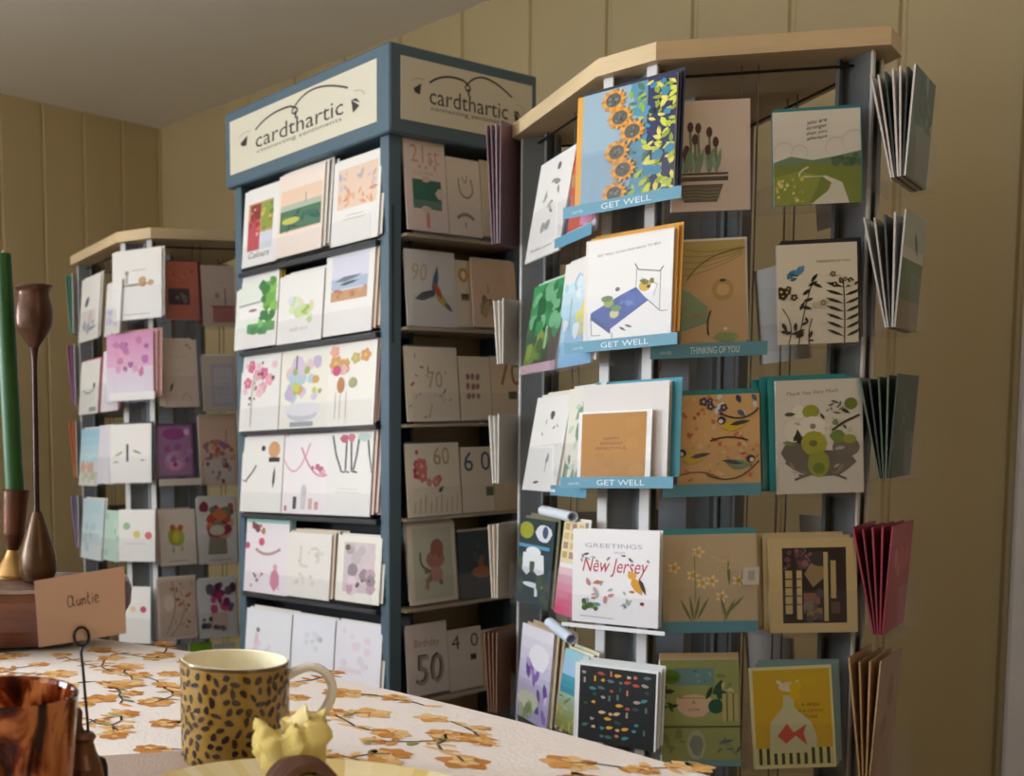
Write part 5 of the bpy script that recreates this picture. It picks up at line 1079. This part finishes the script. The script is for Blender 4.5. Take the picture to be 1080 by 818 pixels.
mb = MB(); mb.lathe(b0, pr([(5, 364), (12, 354), (18.5, 344), (20, 333), (19, 322), (16.5, 312), (16.8, 307), (20, 303), (18, 302.5), (14.5, 308), (14, 325), (8, 335), (0, 336)]), '4a3022', 32, axis=axv, wob=lambda t, z: 1+.025*math.sin(5*t)); mb.build('cup', BRONZE, cs)
b1 = px_at(12, 607, 1.45); b1.z = BZ-.001
h1 = px_at(17, 515, 1.45); a1 = (h1-b1).normalized(); k2 = 1.45/1071.5
cs2 = empty('candlestick', b1); tag(cs2, 'short brown candlestick with flared gold foot, holding the green candle', 'candlestick')
pr2 = lambda l: [(r*k2, (607-y)*k2) for r, y in l]
mb = MB(); mb.lathe(b1, pr2([(0, 607), (18, 607), (19, 603), (14, 594), (9, 585), (6, 577)]), 'b08850', 32, axis=a1); mb.build('foot', BRONZE, cs2)
mb = MB(); mb.lathe(b1, pr2([(6, 577), (9, 570), (12, 560), (14.5, 515), (15, 513), (12.5, 513), (10.6, 525), (0, 528)]), '5c3626', 32, axis=a1); mb.build('cup', BRONZE, cs2)
cb = b1+a1*((607-527)*k2); ct = px_at(2.5, 268, 1.45); ac = (ct-cb).normalized(); hc = (ct-cb).length
mb = MB(); mb.lathe(O0, [(0, 0), (9.8*k2, 0), (10.4*k2, .004), (10.2*k2, hc*.5), (9.4*k2, hc-.002), (8.6*k2, hc), (0, hc-.001)], '0f460d', 32, axis=ac)
cd = mb.build('taper_candle', WAX); cd.location = cb
mb = MB(); mb.tube([ac*(hc-.002), ac*(hc+.006)+Vector((.001, 0, 0))], .0008, 'd8d0c0', 6); wk = mb.build('wick', LINEN, None); wk.parent = cd
tag(cd, 'thick dark green candle leaning in the short candlestick', 'candle')

# ================================================================== LIGHT
la = bpy.data.lights.new('window_daylight', 'AREA'); la.shape = 'RECTANGLE'; la.size = 1.7; la.size_y = 1.15; la.energy = 150; la.color = (.86, .93, 1.0)
lo = bpy.data.objects.new('window_daylight', la); COL.objects.link(lo); lo.location = room(1.1, LA+.22, 1.5)
la.energy = 22
l3 = bpy.data.lights.new('window_daylight', 'AREA'); l3.shape = 'RECTANGLE'; l3.size = 1.35; l3.size_y = 1.2; l3.energy = 172; l3.color = (.88, .94, 1.0)
lo3 = bpy.data.objects.new('window_daylight', l3); COL.objects.link(lo3); lo3.location = K+A_*3.875-B_*.22+Z*1.5
lo3.rotation_euler = (B_+Z*.14).to_track_quat('-Z', 'Y').to_euler()
lo.rotation_euler = (-A_).to_track_quat('-Z', 'Y').to_euler()
lb = bpy.data.lights.new('warm_fill', 'POINT'); lb.energy = 10; lb.color = (1, .72, .42); lb.shadow_soft_size = .12  # unseen point light added as warm fill for the dim right side
lo2 = bpy.data.objects.new('warm_fill', lb); COL.objects.link(lo2); lo2.location = room(4.3, 2.6, CEIL-.25)
w = bpy.data.worlds.new('sky'); SC.world = w; w.use_nodes = True
w.node_tree.nodes['Background'].inputs[0].default_value = (.75, .86, 1, 1); w.node_tree.nodes['Background'].inputs[1].default_value = 1.2
SC.view_settings.view_transform = 'Standard'; SC.view_settings.look = 'None'; SC.view_settings.gamma = 1; SC.view_settings.exposure = .12
SC.view_settings.use_curve_mapping = False
SC.cycles.max_bounces = 8; SC.cycles.diffuse_bounces = 5; SC.cycles.glossy_bounces = 4; SC.cycles.transmission_bounces = 6; SC.cycles.transparent_max_bounces = 40
SC.cycles.sample_clamp_indirect = 6; SC.cycles.caustics_reflective = False; SC.cycles.caustics_refractive = False
